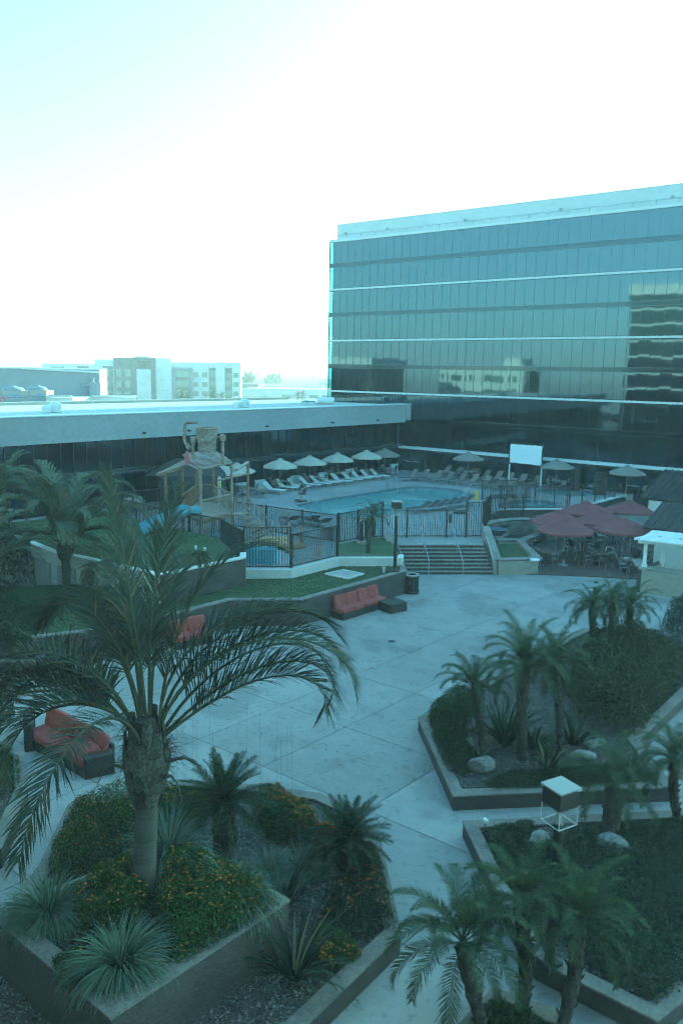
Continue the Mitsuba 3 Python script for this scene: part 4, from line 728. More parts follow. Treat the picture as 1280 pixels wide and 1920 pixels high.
CB, CA = chair_proto('m_brown_sling', 'm_dark_metal'), chair_proto('m_black_sling', 'm_steel')
SECT = ['right of', 'rear right of', 'behind', 'rear left of', 'left of', 'front left of', 'in front of', 'front right of']
sect = lambda a: SECT[int(round(a / (math.pi / 4))) % 8]
dumb = [(X3(-9.014, 60.030, 1.400), 'behind the play structure roof'), (X3(-8.004, 61.185, 1.400), 'just right of the play structure'), (X3(-4.968, 64.603, 1.400), 'above the first white loungers'), (X3(-2.718, 67.311, 1.400), 'second of the three in the middle along the wing'), (X3(-0.414, 69.891, 1.400), 'third of the three in the middle along the wing'), (X3(2.166, 72.684, 1.400), 'left of the pair near the building corner')]
for i, (q, w) in enumerate(dumb): put(UC, 'patio_umbrella', f'cream octagonal patio umbrella {w}', 'umbrella', 'cream umbrellas along the wing', q[0], q[1], DZ, rnd.random())
for q, w in ((X3(3.908, 74.786, 1.400), 'in the shade at the building corner'), (X3(11.331, 72.734, 1.400), 'in front of the white canopy ledge, left of the screen'), (X3(17.945, 67.505, 1.400), 'just right of the white screen'), (X3(22.598, 63.932, 1.400), 'half hidden above the dark bar roof')): put(UT, 'patio_umbrella', f'shaded taupe patio umbrella {w}', 'umbrella', 'taupe umbrellas by the tower', q[0], q[1], DZ, rnd.random())
tabs = [(X3(-7.756, 61.480, 1.400), 'right of the play structure'), (X3(-5.057, 65.188, 1.400), 'behind the first white loungers'), (X3(-2.655, 67.961, 1.400), 'behind the middle of the lounger row'), (X3(-0.466, 70.573, 1.400), 'behind the right part of the lounger row'), (X3(2.089, 73.414, 1.400), 'under the umbrella near the corner'), (X3(3.777, 75.157, 1.400), 'in the building corner'), (X3(11.443, 73.477, 1.400), 'behind the brown loungers'), (X3(18.064, 68.142, 1.400), 'right of the white screen'), (X3(23.655, 65.745, 1.400), 'at the far right near the bar roof'), (X3(-9.447, 59.984, 1.400), 'behind the play structure posts')]
for i, (q, w) in enumerate(tabs):
    put(TR, 'round_table', f'round grey patio table {w}', 'table', 'round tables on the pool deck', q[0] + .15, q[1] - .1, DZ, rnd.random())
    for j in range(4 if i > 4 else 3):
        a = rnd.uniform(0, .6) + j * (1.57 if i > 4 else 2.09); put(CB, 'patio_chair', f'brown chair {sect(a)} the round table {w}', 'chair', 'brown chairs at the deck tables', q[0] + .15 + .85 * math.cos(a), q[1] - .1 + .85 * math.sin(a), DZ, a + math.pi + rnd.uniform(-.2, .2))
k = thing('side_table', 'small dark cross-legged side table by the first white lounger', 'table'); q = p3(X3(-5.966, 60.354, 1.400)); part(k, 'top', MB().lathe([(.01, .42), (.25, .42), (.25, .39), (.01, .39)], q, 14), 'm_wicker'); part(k, 'leg', MB().tube([q + [-.2, 0, 0], q + [.15, 0, .39]], .02, 6).tube([q + [.2, 0, 0], q + [-.15, 0, .39]], .02, 6), 'm_dark_metal')
k = thing('roll_bench', 'pale rolled towel bench left of the white loungers', 'bench'); q = p3(X3(-6.529, 61.883, 1.400)); part(k, 'roll', MB().tube([q + [-1.0, -.1, .5], q + [.5, .1, .55]], .12, 10), 'm_cream_canvas', 35); part(k, 'leg', MB().bar(q + [-.9, -.1, 0], q + [-.9, -.1, .45], .05).bar(q + [.4, .1, 0], q + [.4, .1, .45], .05), 'm_grey_metal')
# pool lift and grab rails
k = thing('pool_lift', 'dark pool lift chair standing at the near left pool corner', 'pool lift'); q = p3(X3(-2.957, 58.906, 1.400))
part(k, 'base', MB().box(q + [0, 0, .06], (.7, .5, .12), .4), 'm_dark_metal'); part(k, 'mast', MB().tube([q, q + [0, 0, .9], q + [.35, -.1, 1.15]], .06, 8), 'm_grey_metal', 35); part(k, 'seat', MB().box(q + [.05, -.15, .62], (.5, .5, .08), .4, .03), 'm_wicker'); part(k, 'backrest', MB().box(q + [.1, .12, .95], (.5, .08, .6), .4, .03), 'm_wicker'); part(k, 'footrest', MB().box(q + [-.3, -.4, .2], (.4, .3, .05), .4), 'm_dark_metal')
def grab(q, d, label, h=.95):
    k = thing('grab_rail', label, 'handrail', 'steel grab rails of the pools'); q = p3(q); d = np.array([*d, 0.0]); d /= np.linalg.norm(d); sd = np.array([-d[1], d[0], 0])
    for o in (-.28, .28): c = q + sd * o; part(k, 'rail', MB().tube([c - d * .55, c - d * .55 + [0, 0, h * .8], c - d * .45 + [0, 0, h * .96], c - d * .25 + [0, 0, h], c + d * .1 + [0, 0, h * .9], c + d * .45 + [0, 0, .35], c + d * .75 + [0, 0, -.3]], .024, 7), 'm_steel', 35)
grab(X3(-1.826, 54.685, 1.400), (.3, 1), 'steel grab rails at the near left pool edge'); grab(X3(4.204, 67.172, 1.400), (.2, -1), 'steel grab rails at the far pool edge, left of the brown loungers'); grab(X3(10.144, 63.144, 1.400), (-1, -.1), 'steel grab rails at the right pool end'); grab(X3(14.890, 61.514, 1.400), (-.2, -1), 'steel grab rails on the oval spa'); grab(X3(18.260, 69.446, 1.400), (.1, -1), 'steel grab rails of the round spa')
k = thing('wet_floor_sign', 'yellow folding caution board at the right pool end', 'sign'); q = p3(X3(10.224, 61.027, 1.400)); part(k, 'panel', MB().add([q + [-.16, -.2, 0], q + [.16, -.2, 0], q + [.11, 0, .75], q + [-.11, 0, .75], q + [-.16, -.17, 0], q + [.16, -.17, 0], q + [.11, .03, .75], q + [-.11, .03, .75]], [[0, 1, 2, 3], [7, 6, 5, 4], [0, 3, 7, 4], [1, 5, 6, 2]]), 'm_yellow'); part(k, 'panel', MB().add([q + [-.16, .25, 0], q + [.16, .25, 0], q + [.11, .04, .75], q + [-.11, .04, .75], q + [-.16, .28, 0], q + [.16, .28, 0], q + [.11, .07, .75], q + [-.11, .07, .75]], [[3, 2, 1, 0], [4, 5, 6, 7], [4, 7, 3, 0], [2, 6, 5, 1]]), 'm_yellow')
# outdoor screen
k = thing('outdoor_screen', 'large blank white outdoor film screen on two legs behind the brown loungers', 'screen'); a, b = p3(X3(14.393, 69.500, 5.044)), p3(X3(16.649, 67.400, 5.069)); z1, z0_ = a[2], X3(14.478, 69.500, 3.415)[2]
part(k, 'sheet', MB().bar([a[0], a[1], (z1 + z0_) / 2], [b[0], b[1], (z1 + z0_) / 2 + .0], .06, z1 - z0_), 'm_screen')
for z in (z1 + .04, z0_ - .04): part(k, 'frame_bar', MB().bar([a[0] - .05, a[1] + .02, z], [b[0] + .05, b[1] + .02, z], .12, .12), 'm_dark_metal')
for q in (a, b): part(k, 'frame_bar', MB().bar([q[0], q[1] + .03, z0_ - .1], [q[0], q[1] + .03, z1 + .1], .12), 'm_dark_metal'); part(k, 'leg', MB().bar([q[0], q[1] + .03, DZ], [q[0], q[1] + .03, z0_ - .05], .1), 'm_band')

# ------------------------------------------------------------------ fountain court and stone walls
k = fresh_key('patio'); labels[k] = {'label': 'dark reddish patio floor under the red umbrellas', 'category': 'patio floor', 'kind': 'structure'}
pp = Polygon([v2(q) for q in (X3(10.897, 43.912, 0.000), X3(12.496, 43.779, 0.000), X3(14.499, 43.556, 0.000), X3(16.398, 43.099, 0.000), X3(24.269, 41.506, 0.000), X3(32.934, 57.132, 0.000), X3(25.087, 59.490, 0.000), X3(18.140, 58.882, 0.000), X3(13.422, 55.508, 0.000), X3(11.530, 53.538, 0.000))]).buffer(0); scene[k] = mikit.ply(MB().prism(pp, -.06, .012).mesh(), 'm_patio')
def stone_wall(k, pts, h, z=0.0, w=.35, cap=True, mat='m_ledgestone', course=.11):
    """wall of split ledger stones laid in courses, each stone a part where it is near enough to be told apart"""
    pts = [p3(p, z) for p in pts]; st = MB(); r = random.Random(len(scene))
    core = wall_strip(pts, w - .08, z - .05, z + h); part(k, 'wall_core', core, 'm_joint')
    for i in range(len(pts) - 1):
        a, b = pts[i], pts[i + 1]; L = np.linalg.norm(b - a); d = (b - a) / L; n = np.array([d[1], -d[0], 0]); yaw = math.atan2(d[1], d[0])
        for c in range(int(h / course)):
            x = -r.random() * .3
            while x < L:
                l = r.uniform(.25, .6); x0, x1 = max(0, x), min(L, x + l)
                if x1 - x0 > .05:
                    for sd in (1, -1): q = a + d * (x0 + x1) / 2 + n * sd * (w / 2 - .04 + r.uniform(0, .02)); st.box((q[0], q[1], z + (c + .5) * course), (x1 - x0 - .012, .08, course - .012), yaw, .01)
                x += l
    part(k, 'ledger_stone', st, mat, kind='stuff')
    if cap: part(k, 'coping', wall_strip(pts, w + .1, z + h, z + h + .06), 'm_steps')
def raked_wall(name, label, a, b, h, mat):
    k = thing(name, label, 'wall'); a, b = p3(a), p3(b); d = v2(b - a) / np.linalg.norm(v2(b - a)); n = np.array([d[1], -d[0], 0]) * .17
    lo, hi = [a * [1, 1, 0], b * [1, 1, 0]], [a * [1, 1, 0] + [0, 0, h], b * [1, 1, 0] + [0, 0, b[2] + h]]
    q = [lo[0] - n, lo[1] - n, hi[1] - n, hi[0] - n, lo[0] + n, lo[1] + n, hi[1] + n, hi[0] + n]; part(k, 'wall', MB().add(q, [[0, 1, 2, 3], [7, 6, 5, 4], [0, 3, 7, 4], [1, 5, 6, 2], [3, 2, 6, 7]]), mat)
    part(k, 'coping', MB().bar(hi[0] + [0, 0, .04], hi[1] + [0, 0, .04], .44, .08), 'm_steps')
raked_wall('stair_side_wall', 'raked stone side wall on the right of the stairs with a pale coping', X3(8.679, 43.644, 0.000), X3(8.387, 46.285, 1.400), .75, 'm_ledgestone')
raked_wall('stair_side_wall', 'dark raked cheek wall on the turf side of the stairs', X3(3.199, 43.398, 0.000), X3(2.673, 45.237, 1.400), .35, 'm_white_stucco')
k = thing('stone_planter', 'square ledger stone planter with turf at the right foot of the stairs', 'planter'); stone_wall(k, [X3(8.649, 43.642, 0.000), X3(10.985, 44.159, 0.000), X3(11.026, 49.134, 0.000), X3(9.617, 49.029, 0.000)], .82)
part(k, 'turf', MB().prism([v2(q) for q in (X3(8.867, 44.017, 0.000), X3(10.860, 44.394, 0.000), X3(10.864, 48.679, 0.000), X3(9.600, 48.586, 0.000))], 0, .68), 'm_turf')
k = thing('fountain_basin', 'curved stone fountain basin with dark water between the stairs and the red umbrellas', 'fountain')
stone_wall(k, [X3(11.026, 49.134, 0.000), X3(11.772, 50.567, 0.000), X3(13.030, 52.286, 0.000), X3(13.949, 52.865, 0.000)], .62, w=.4)
stone_wall(k, [X3(13.949, 52.865, 0.000), X3(14.877, 54.522, 0.000), X3(14.429, 55.970, 0.000), X3(14.074, 57.505, 0.000)], .95, w=.4); stone_wall(k, [X3(14.782, 54.155, 0.000), X3(15.860, 54.242, 0.000), X3(16.548, 55.768, 0.000)], .8, w=.4)
stone_wall(k, [X3(9.225, 51.153, 0.600), X3(9.871, 52.069, 0.600), X3(11.008, 52.876, 0.600), X3(12.245, 53.345, 0.600), X3(12.774, 52.844, 0.600), X3(13.036, 51.294, 0.600)], 1.05, z=.35, w=.5, mat='m_ledgestone_dark')
basin = Polygon([v2(q) for q in (X3(9.120, 47.819, 0.300), X3(10.855, 47.948, 0.300), X3(12.824, 51.199, 0.300), X3(14.162, 52.660, 0.300), X3(13.700, 54.416, 0.300), X3(12.598, 54.883, 0.300), X3(11.326, 54.402, 0.300), X3(9.836, 53.186, 0.300))]).buffer(0)
part(k, 'basin_floor', MB().prism(basin, -.02, .22), 'm_tile'); scene[k + '__water'] = mikit.ply(MB().prism(basin.buffer(-.05), .40, .42).mesh(), {'type': 'twosided', 'b': {'type': 'principled', 'base_color': rgb(.03, .05, .05), 'roughness': .08, 'specular': .6}})
for i, (q, lab) in enumerate(((X3(10.586, 52.661, 0.420), 'left rear'), (X3(12.485, 53.900, 0.420), 'right rear'), (X3(9.915, 50.569, 0.420), 'nearest the stairs'))):
    b = thing('fountain_bowl', f'dark stone fountain bowl on a block, {lab} of the three in the basin', 'fountain bowl', 'bowls in the fountain basin'); q = p3(q); part(b, 'pedestal', MB().box(q + [0, 0, .15], (.75, .75, .5), .3, .03), 'm_ledgestone'); part(b, 'bowl', MB().lathe([(.2, .38), (.35, .46), (.62, .72), (.66, .80), (.60, .80), (.3, .55), (.01, .5)], q, 20), 'm_tile', 35)
k = thing('retaining_wall', 'dark wall of the spa deck facing the red umbrellas', 'wall'); part(k, 'wall', wall_strip([X3(9.698, 53.308, 1.400), X3(11.216, 56.814, 1.400), X3(16.185, 57.523, 1.400), X3(19.104, 60.426, 1.400), X3(22.895, 64.802, 1.400)], .16, 0, DZ - .05), 'm_stucco'); part(k, 'coping', wall_strip([X3(11.216, 56.814, 1.400), X3(16.185, 57.523, 1.400), X3(19.104, 60.426, 1.400), X3(22.895, 64.802, 1.400)], .34, DZ + .008, DZ + .07), 'm_white_stucco')
for i, (q, w) in enumerate(((X3(12.954, 46.059, 0.000), 'nearest the fountain basin, in front'), (X3(16.485, 46.569, 0.000), 'nearest the white pergola, in front'), (X3(13.235, 48.884, 2.800), 'behind the front one by the fountain'), (X3(16.061, 49.159, 2.800), 'in the middle of the cluster'), (X3(16.116, 52.676, 2.800), 'at the back, nearest the spa'), (X3(19.225, 53.447, 2.800), 'at the back right against the bar building'))):
    put(UR, 'patio_umbrella', f'red octagonal umbrella {w}', 'umbrella', 'red umbrellas on the patio', q[0], q[1], 0.012, rnd.random())
bt = [(X3(12.084, 46.624, 0.750), 'by the stone planter'), (X3(14.989, 46.274, 0.750), 'in the middle of the patio front'), (X3(15.174, 49.917, 0.750), 'behind the front tables'), (X3(18.207, 47.230, 0.750), 'behind the pergola post'), (X3(16.326, 44.740, 0.750), 'left of the stone bar'), (X3(17.855, 52.168, 0.750), 'at the back of the patio')]
for i, (q, w) in enumerate(bt):
    put(TS, 'bistro_table', f'square brown bistro table {w}', 'table', 'bistro tables under the red umbrellas', q[0], q[1], .012, rnd.uniform(0, .8))
    for j in range(4):
        a = .5 + j * 1.571 + rnd.uniform(-.35, .35); r_ = rnd.uniform(.8, 1.05); put(CA, 'bistro_chair', f'bright-armed chair {sect(a)} the bistro table {w}', 'chair', 'bistro chairs under the red umbrellas', q[0] + r_ * math.cos(a), q[1] + r_ * math.sin(a), .012, a + math.pi + rnd.uniform(-.5, .5))
q = X3(15.898, 42.839, 0.000); put(CA, 'bistro_chair', 'single bright-armed chair standing out on the concrete in front of the stone bar', 'chair', None, q[0], q[1], 0, R(75))
k = thing('folded_towel', 'white and blue folded towel lying on the stone planter corner', 'towel'); q = p3(X3(10.647, 43.439, 0.900)); part(k, 'cloth', MB().box([q[0], q[1], .93], (.5, .3, .10), .2, .03), 'm_screen'); part(k, 'stripe', MB().box([q[0], q[1], .985], (.44, .06, .012), .2), 'm_blue_dot')
k = thing('menu_card', 'small blue and white card on the bistro table left of the bar', 'card'); q = p3(X3(16.187, 44.952, 0.760)); part(k, 'sheet', MB().box([q[0], q[1], .76], (.3, .2, .03), .5), 'm_screen')
# white pergola and stone bar
bar = thing('stone_bar', 'pale ledger stone bar counter under the white pergola at the right edge', 'bar counter'); b0, b1 = p3(X3(15.441, 40.443, 0.000)), p3(X3(18.305, 38.854, 0.000)); stone_wall(bar, [b0 + (X3(17.112, 43.847, 0.000)[0] - b0[0], 1.8, 0), b0, b1], 1.22, w=.4, cap=False)
d = (b1 - b0) / np.linalg.norm(b1 - b0); part(bar, 'counter_top', MB().bar(b0 + [0, .18, 1.26] - d * .1, b1 + [0, .18, 1.26], .75, .07).bar(b0 + [.1, .3, 1.261], b0 + [.45, 1.9, 1.261], .6, .068), 'm_steps')
q = b0 + d * 2.05 + [0, -.25, .75]; part(bar, 'notice', MB().box(q, (.22, .03, .3), math.atan2(d[1], d[0])), 'm_yellow')
pg = thing('pergola', 'white roofed pergola standing on the stone bar', 'pergola')
pa, pb = p3(X3(15.608, 40.649, 1.250)), p3(X3(16.987, 41.802, 1.250)); pc, pd = pa + d * 3.2, pb + d * 3.2
for q in (pa, pb, pc, pd): part(pg, 'post', MB().box(q + [0, 0, .55], (.17, .17, 1.5), math.atan2(d[1], d[0]), .015), 'm_white_metal'); part(pg, 'post_base', MB().box(q + [0, 0, .08], (.25, .25, .16), math.atan2(d[1], d[0]), .015), 'm_white_metal')
part(pg, 'beam', MB().bar(pa + [-.4, 0, 1.38], pc + [.4, 0, 1.38], .12, .2), 'm_white_metal'); part(pg, 'beam', MB().bar(pb + [-.4, 0, 1.38], pd + [.4, 0, 1.38], .12, .2), 'm_white_metal')
part(pg, 'roof_panel', MB().prism([v2(q) for q in (pa - d * .5 + [-.15, -.7, 0], pc + d * .5 + [-.15, -.7, 0], pd + d * .5 + [.15, .7, 0], pb - d * .5 + [.15, .7, 0])], 2.75, 2.82), 'm_white_metal')
for i in range(6): u = i / 5; e = (pb - pa) / np.linalg.norm(pb - pa); s_ = pa - d * .3 + d * 3.8 * u; part(pg, 'rafter', MB().bar(s_ - e * .55 + [0, 0, 1.53 + 0], s_ + (pb - pa) + e * .5 + [0, 0, 1.53], .06, .12), 'm_white_metal')
for i in range(3): q = pa + d * (.5 + i * 1.0) + [.3, .4, 1.60]; part(pg, 'roof_bolt', MB().box(q, (.1, .1, .05)), 'm_grey_metal')
# bar building with dark ribbed roofs
bb = thing('bar_building', 'bar building with two dark ribbed sloping roofs and white walls at the right edge', 'building')
def ribbed(p, parent):
    a, b, c, e = [np.asarray(q, float) for q in p]; n = np.cross(b - a, e - a); n /= np.linalg.norm(n); n *= np.sign(n[2]); m = MB().add([a, b, c, e, a - n * .12, b - n * .12, c - n * .12, e - n * .12], [[0, 1, 2, 3], [7, 6, 5, 4], [0, 4, 5, 1], [1, 5, 6, 2], [2, 6, 7, 3], [3, 7, 4, 0]]); r = part(parent, 'roof', m, 'm_seam_roof'); m = MB(); k_ = int(np.linalg.norm(b - a) / .42)
    for i in range(k_ + 1): t = i / k_; m.bar(a + (b - a) * t + n * .02, e + (c - e) * t + n * .02, .05, .07, up=n)
    part(r, 'seam', m, 'm_seam_roof', kind='stuff')
e1 = np.array([*(-A2), 0.0]); f1 = np.array([*B2, 0.0]); o1 = p3(X3(16.907, 44.755, 2.600))
ribbed((o1, o1 + e1 * 9, o1 + e1 * 9 + f1 * 3.0 + [0, 0, 1.1], o1 + f1 * 3.0 + [0, 0, 1.1]), bb)
o2 = p3(X3(19.568, 53.355, 3.000)); ribbed((o2 + e1 * .2, o2 + e1 * 11, o2 + e1 * 11 + f1 * 4.5 + [0, 0, 1.5], o2 + e1 * .2 + f1 * 4.5 + [0, 0, 1.5]), bb)
c = o1 + e1 * 5 + f1 * 1.9; part(bb, 'wall', MB().box((c[0], c[1], 1.3), (9.0, 3.0, 2.6), math.atan2(e1[1], e1[0])), 'm_white_stucco')
c = o2 + e1 * 6.2 + f1 * 1.9; part(bb, 'wall', MB().box((c[0], c[1], 1.5), (11.0, 3.6, 3.0), math.atan2(e1[1], e1[0])), 'm_white_stucco')

# ------------------------------------------------------------------ courtyard furniture
def sofa(name, label, p0, p1, n, depth=.95, seat_side=1):
    k = thing(name, label, 'sofa'); a, b = p3(p0, 0), p3(p1, 0); L = np.linalg.norm(b - a); d = (b - a) / L; nn = np.array([d[1], -d[0], 0]) * seat_side; yaw = math.atan2(d[1], d[0]); c = lambda s, o, z: a + d * s + nn * o + [0, 0, z]
    part(k, 'base', MB().box(c(L / 2, depth / 2 - depth, .15), (L, depth, .30), yaw, .02), 'm_wicker'); part(k, 'back_frame', MB().box(c(L / 2, .05 - depth, .36), (L, .12, .70), yaw, .02), 'm_wicker')
    w = L / n
    def cushion(cc, dims, tilt=0.0):
        m = trimesh.creation.box((1, 1, 1)).subdivide().subdivide().subdivide(); v = np.array(m.vertices) * 2; f = v / np.maximum(np.linalg.norm(v, ord=4, axis=1, keepdims=True), 1e-6); v = (.45 * v + .55 * f * 1.12) / 2 * np.array(dims); v += (meshkit.fbm(v * 5 + cc, 3)[:, None] - .5) * .03
        ct, stt = math.cos(tilt), math.sin(tilt); v = v @ np.array([[1, 0, 0], [0, ct, stt], [0, -stt, ct]]); X, Y = d, -nn; V = v[:, :1] * X + v[:, 1:2] * Y + v[:, 2:] * np.array([0, 0, 1.0]) + cc; f = np.array(m.faces); return (V, f if np.linalg.det(np.stack([X, Y, [0, 0, 1.0]])) > 0 else f[:, ::-1])
    for i in range(n):
        part(k, 'seat_cushion', cushion(c((i + .5) * w, -.36 + rnd.uniform(-.01, .02), .40), (w * .95, .72, .22), rnd.uniform(-.03, .03)), 'm_cushion', True)
        part(k, 'back_cushion', cushion(c((i + .5) * w, -depth + .24, .72 + rnd.uniform(-.01, .02)), (w * .93, .22, .54), -.24 + rnd.uniform(-.06, .04)), 'm_cushion', True)
    return k
sofa('outdoor_sofa', 'four-seat wicker sofa with red cushions against the dark retaining wall', X3(.16, 34.72, 0), X3(2.18, 36.97, 0), 4, .82)
def wicker_table(label, c, w, d_, h, yaw):
    k = thing('wicker_table', label, 'table'); part(k, 'body', MB().box(p3(c, h / 2 - .02), (w, d_, h - .04), yaw, .015), 'm_wicker'); part(k, 'top', MB().box(p3(c, h - .01), (w + .03, d_ + .03, .035), yaw, .012), 'm_dark_metal')
wicker_table('square dark wicker table with a glass top in front of the four-seat sofa', X3(2.441, 36.506, 0.000), 1.0, .95, .42, R(38))
sofa('outdoor_sofa', 'wicker corner sofa with red cushions behind the drooping fronds of the big palm', X3(-6.789, 20.286, 0.000), X3(-9.118, 22.221, 0.000), 2, seat_side=-1)
k = thing('wicker_screen', 'tall dark wicker end panel of the corner sofa group at the left', 'wicker screen'); c = p3(X3(-9.061, 22.155, 0.000)); part(k, 'end_panel', MB().box(c + [.0, .2, .42], (.25, 1.1, .84), .3, .03), 'm_wicker')
k = thing('wicker_table', 'dark wicker cube at the end of the corner sofa, beside the palm trunk', 'table'); c = p3(X3(-6.627, 20.704, 0.000)); part(k, 'body', MB().box(c + [0, .1, .30], (.8, .8, .60), .5, .03), 'm_wicker'); part(k, 'cushion', MB().box(c + [-.2, .15, .66], (.5, .6, .12), .5, .05), 'm_cushion')
sofa('outdoor_sofa', 'red cushioned sofa seen through the upper fronds of the big palm', X3(-6.428, 30.523, 0.000), X3(-5.117, 31.541, 0.000), 2)
k = thing('ottoman', 'round red cushioned ottoman half hidden by the palm fronds', 'ottoman'); c = p3(X3(-7.016, 32.113, 0.000)); part(k, 'body', MB().lathe([(.5, 0), (.52, .3), (.5, .34)], c, 18), 'm_wicker', 35); part(k, 'cushion', MB().lathe([(.5, .34), (.54, .42), (.48, .5), (.01, .53)], c, 18), 'm_cushion', True)
k = thing('litter_bin', 'dark ribbed litter bin with an open top at the corner of the retaining wall', 'litter bin'); c = p3(X3(3.585, 39.518, 0.000)); m = MB()
for j in range(20): a = j * .314; m.bar(c + [.33 * math.cos(a), .33 * math.sin(a), .06], c + [.33 * math.cos(a), .33 * math.sin(a), .88], .075, .03, up=(math.cos(a), math.sin(a), 0))
part(k, 'slat', m, 'm_wicker', kind='stuff'); part(k, 'liner', MB().lathe([(.30, .03), (.31, .86), (.27, .86), (.26, .1), (.01, .1)], c, 20), 'm_dark_metal', 35)
for z in (.05, .86): part(k, 'hoop', MB().lathe([(.31, z), (.37, z), (.385, z + .04), (.37, z + .08), (.31, z + .08)], c, 20), 'm_dark_metal', 35)
part(k, 'rim', MB().lathe([(.37, .94), (.36, .99), (.27, 1.0), (.25, .95)], c, 20), 'm_grey_metal', 35)
k = thing('litter_bin', 'dark litter bin behind the pool fence by the little palm', 'litter bin'); c = p3(X3(1.581, 46.344, 1.400)) + [.1, .5, 0]; part(k, 'body', MB().lathe([(.3, 0), (.32, .85), (.33, .95), (.2, 1.0), (.01, 1.0)], c, 16), 'm_wicker', 35); part(k, 'rim', MB().lathe([(.33, .85), (.35, .9), (.33, .95)], c, 16), 'm_dark_metal', 35)
k = thing('access_hatch', 'pale square concrete hatch lid set in the lawn', 'hatch'); part(k, 'lid', MB().prism([v2(q) for q in (X3(-0.733, 38.569, 1.150), X3(0.128, 39.433, 1.150), X3(1.098, 38.690, 1.150), X3(0.334, 37.712, 1.150))], LZ - .05, LZ + .06), 'm_concrete2'); part(k, 'rim', wall_strip([X3(-0.733, 38.569, 1.150), X3(0.128, 39.433, 1.150), X3(1.098, 38.690, 1.150), X3(0.334, 37.712, 1.150), X3(-0.733, 38.569, 1.150)], .08, LZ - .05, LZ + .068), 'm_white_stucco')
k = thing('light_bollard', 'small pale post light on the lawn near the lamp post', 'light'); c = p3(X3(2.142, 39.145, 1.120)); part(k, 'body', MB().lathe([(.06, 0), (.06, .22), (.075, .23), (.075, .28), (.01, .29)], c, 10), 'm_parapet', 35)
for q, lab in ((X3(-7.009, 38.272, 2.300), 'left'), (X3(-6.517, 37.959, 2.300), 'right')): k = thing('light_bollard', f'small pale cube light on the raised turf bed, {lab} of the two', 'light'); part(k, 'body', MB().box(p3(q, rz) + [0, 0, .09], (.14, .14, .18), .2, .02), 'm_parapet')
k = thing('garden_bollard', 'dark round post on a pale block beside the little palm', 'post'); c = p3(X3(1.126, 44.077, 1.500)); part(k, 'block', MB().box(c + [0, 0, .10], (.5, .4, .2), .1, .02), 'm_steps'); part(k, 'shaft', MB().lathe([(.11, .2), (.11, 1.2), (.08, 1.28), (.01, 1.3)], c, 12), 'm_dark_metal', 35)
def lamp_post(base, h, label, yaw, s=1.0, cage=True):
    k = thing('lamp_post', label, 'lamp post'); c = p3(base); part(k, 'base', MB().box(c + [0, 0, .05], (.36, .36, .1), yaw, .02), 'm_dark_metal'); part(k, 'pole', MB().tube([c, c + [0, 0, h - .9 * s]], .085, 10), 'm_dark_metal', 35)
    if not cage: part(k, 'cap', MB().lathe([(.08, h - .72), (.085, h - .68), (.01, h - .66)], c, 10), 'm_dark_metal'); return
    t = c + [0, 0, h - .86 * s]; cy, sy = math.cos(yaw), math.sin(yaw); rot = lambda x, y, z: t + np.array([cy * x - sy * y, sy * x + cy * y, z]); w = .27 * s
    part(k, 'stem', MB().tube([c + [0, 0, h - .95 * s], t + [0, 0, .5 * s]], .05, 8), 'm_grey_metal', 35)
    part(k, 'hood', MB().box(t + [0, 0, .63 * s], (2 * w + .02, 2 * w + .02, .40 * s), yaw, .01), 'm_dark_metal'); part(k, 'lid', MB().box(t + [0, 0, .86 * s], (2 * w + .07, 2 * w + .07, .03), yaw, .006), 'm_grey_metal')
    for x, y in ((w * .9, -w), (-w * .9, w)): part(k, 'clip', MB().box(rot(x, y, .845 * s), (.1, .06, .05), yaw), 'm_band')
    cor = [(-w, -w), (w, -w), (w, w), (-w, w)]
    for i in range(4):
        a, b = cor[i], cor[(i + 1) % 4]; part(k, 'lens', MB().quad(rot(*a, .02), rot(*b, .02), rot(*b, .46 * s), rot(*a, .46 * s)), 'm_fence_glass'); part(k, 'cage_wire', MB().bar(rot(*a, 0), rot(*b, 0), .013).bar(rot(*a, 0), rot(*a, .46 * s), .013), 'm_parapet')
lamp_post(X3(2.700, 39.200, 1.170), 3.55, 'dark lamp post with a square lantern on the lawn corner beside the stairs', R(8), .8)
lamp_post((3.92, 13.15, .4), 3.50, 'near lamp post with a pale-lidded square lantern in the right hand planter', R(30), .8)
lamp_post(X3(10.214, 31.475, 0.400), 3.1, 'plain dark post without a lantern among the small palms at the upper right', 0, 1, False)
k = thing('floor_outlet', 'small square floor box in the concrete joint', 'floor box'); part(k, 'lid', MB().box(p3(X3(1.286, 28.931, 0.000)) + [0, 0, .004], (.28, .16, .016), R(-38), .004), 'm_steps')
k = thing('floor_drain', 'small dark drain spot in the courtyard concrete', 'drain'); part(k, 'grate', MB().lathe([(.01, .008), (.16, .008), (.17, .0)], p3(X3(2.157, 32.036, 0.000)), 14), 'm_joint')

# ------------------------------------------------------------------ planters
def planter(label, pts, h, soil, w=.28, sides=None):
    """wall ring round a bed; pts are the outer corners at wall-top height"""
    k = thing('planter', label, 'planter'); pg = Polygon([v2(p) for p in pts]).buffer(0); inner = pg.buffer(-w, join_style=2); ring = pg.difference(inner); m, c = MB(), MB()
    part(k, 'wall', MB().prism(ring, -.03, h - .04), 'm_stucco'); part(k, 'coping', MB().prism(pg.buffer(.02, join_style=2).difference(inner.buffer(-.02)), h - .04, h), 'm_stucco_cap')
    part(k, 'soil', MB().prism(inner.buffer(.02), -.02, soil), 'm_soil'); return k, inner
def sample_in(poly, n, r):
    import shapely
    x0, y0, x1, y1 = poly.bounds; out = []
    while len(out) < n:
        q = r.uniform((x0, y0), (x1, y1), (n * 2, 2)); q = q[shapely.contains_xy(poly, q[:, 0], q[:, 1])]; out += list(q)
    return np.array(out[:n])
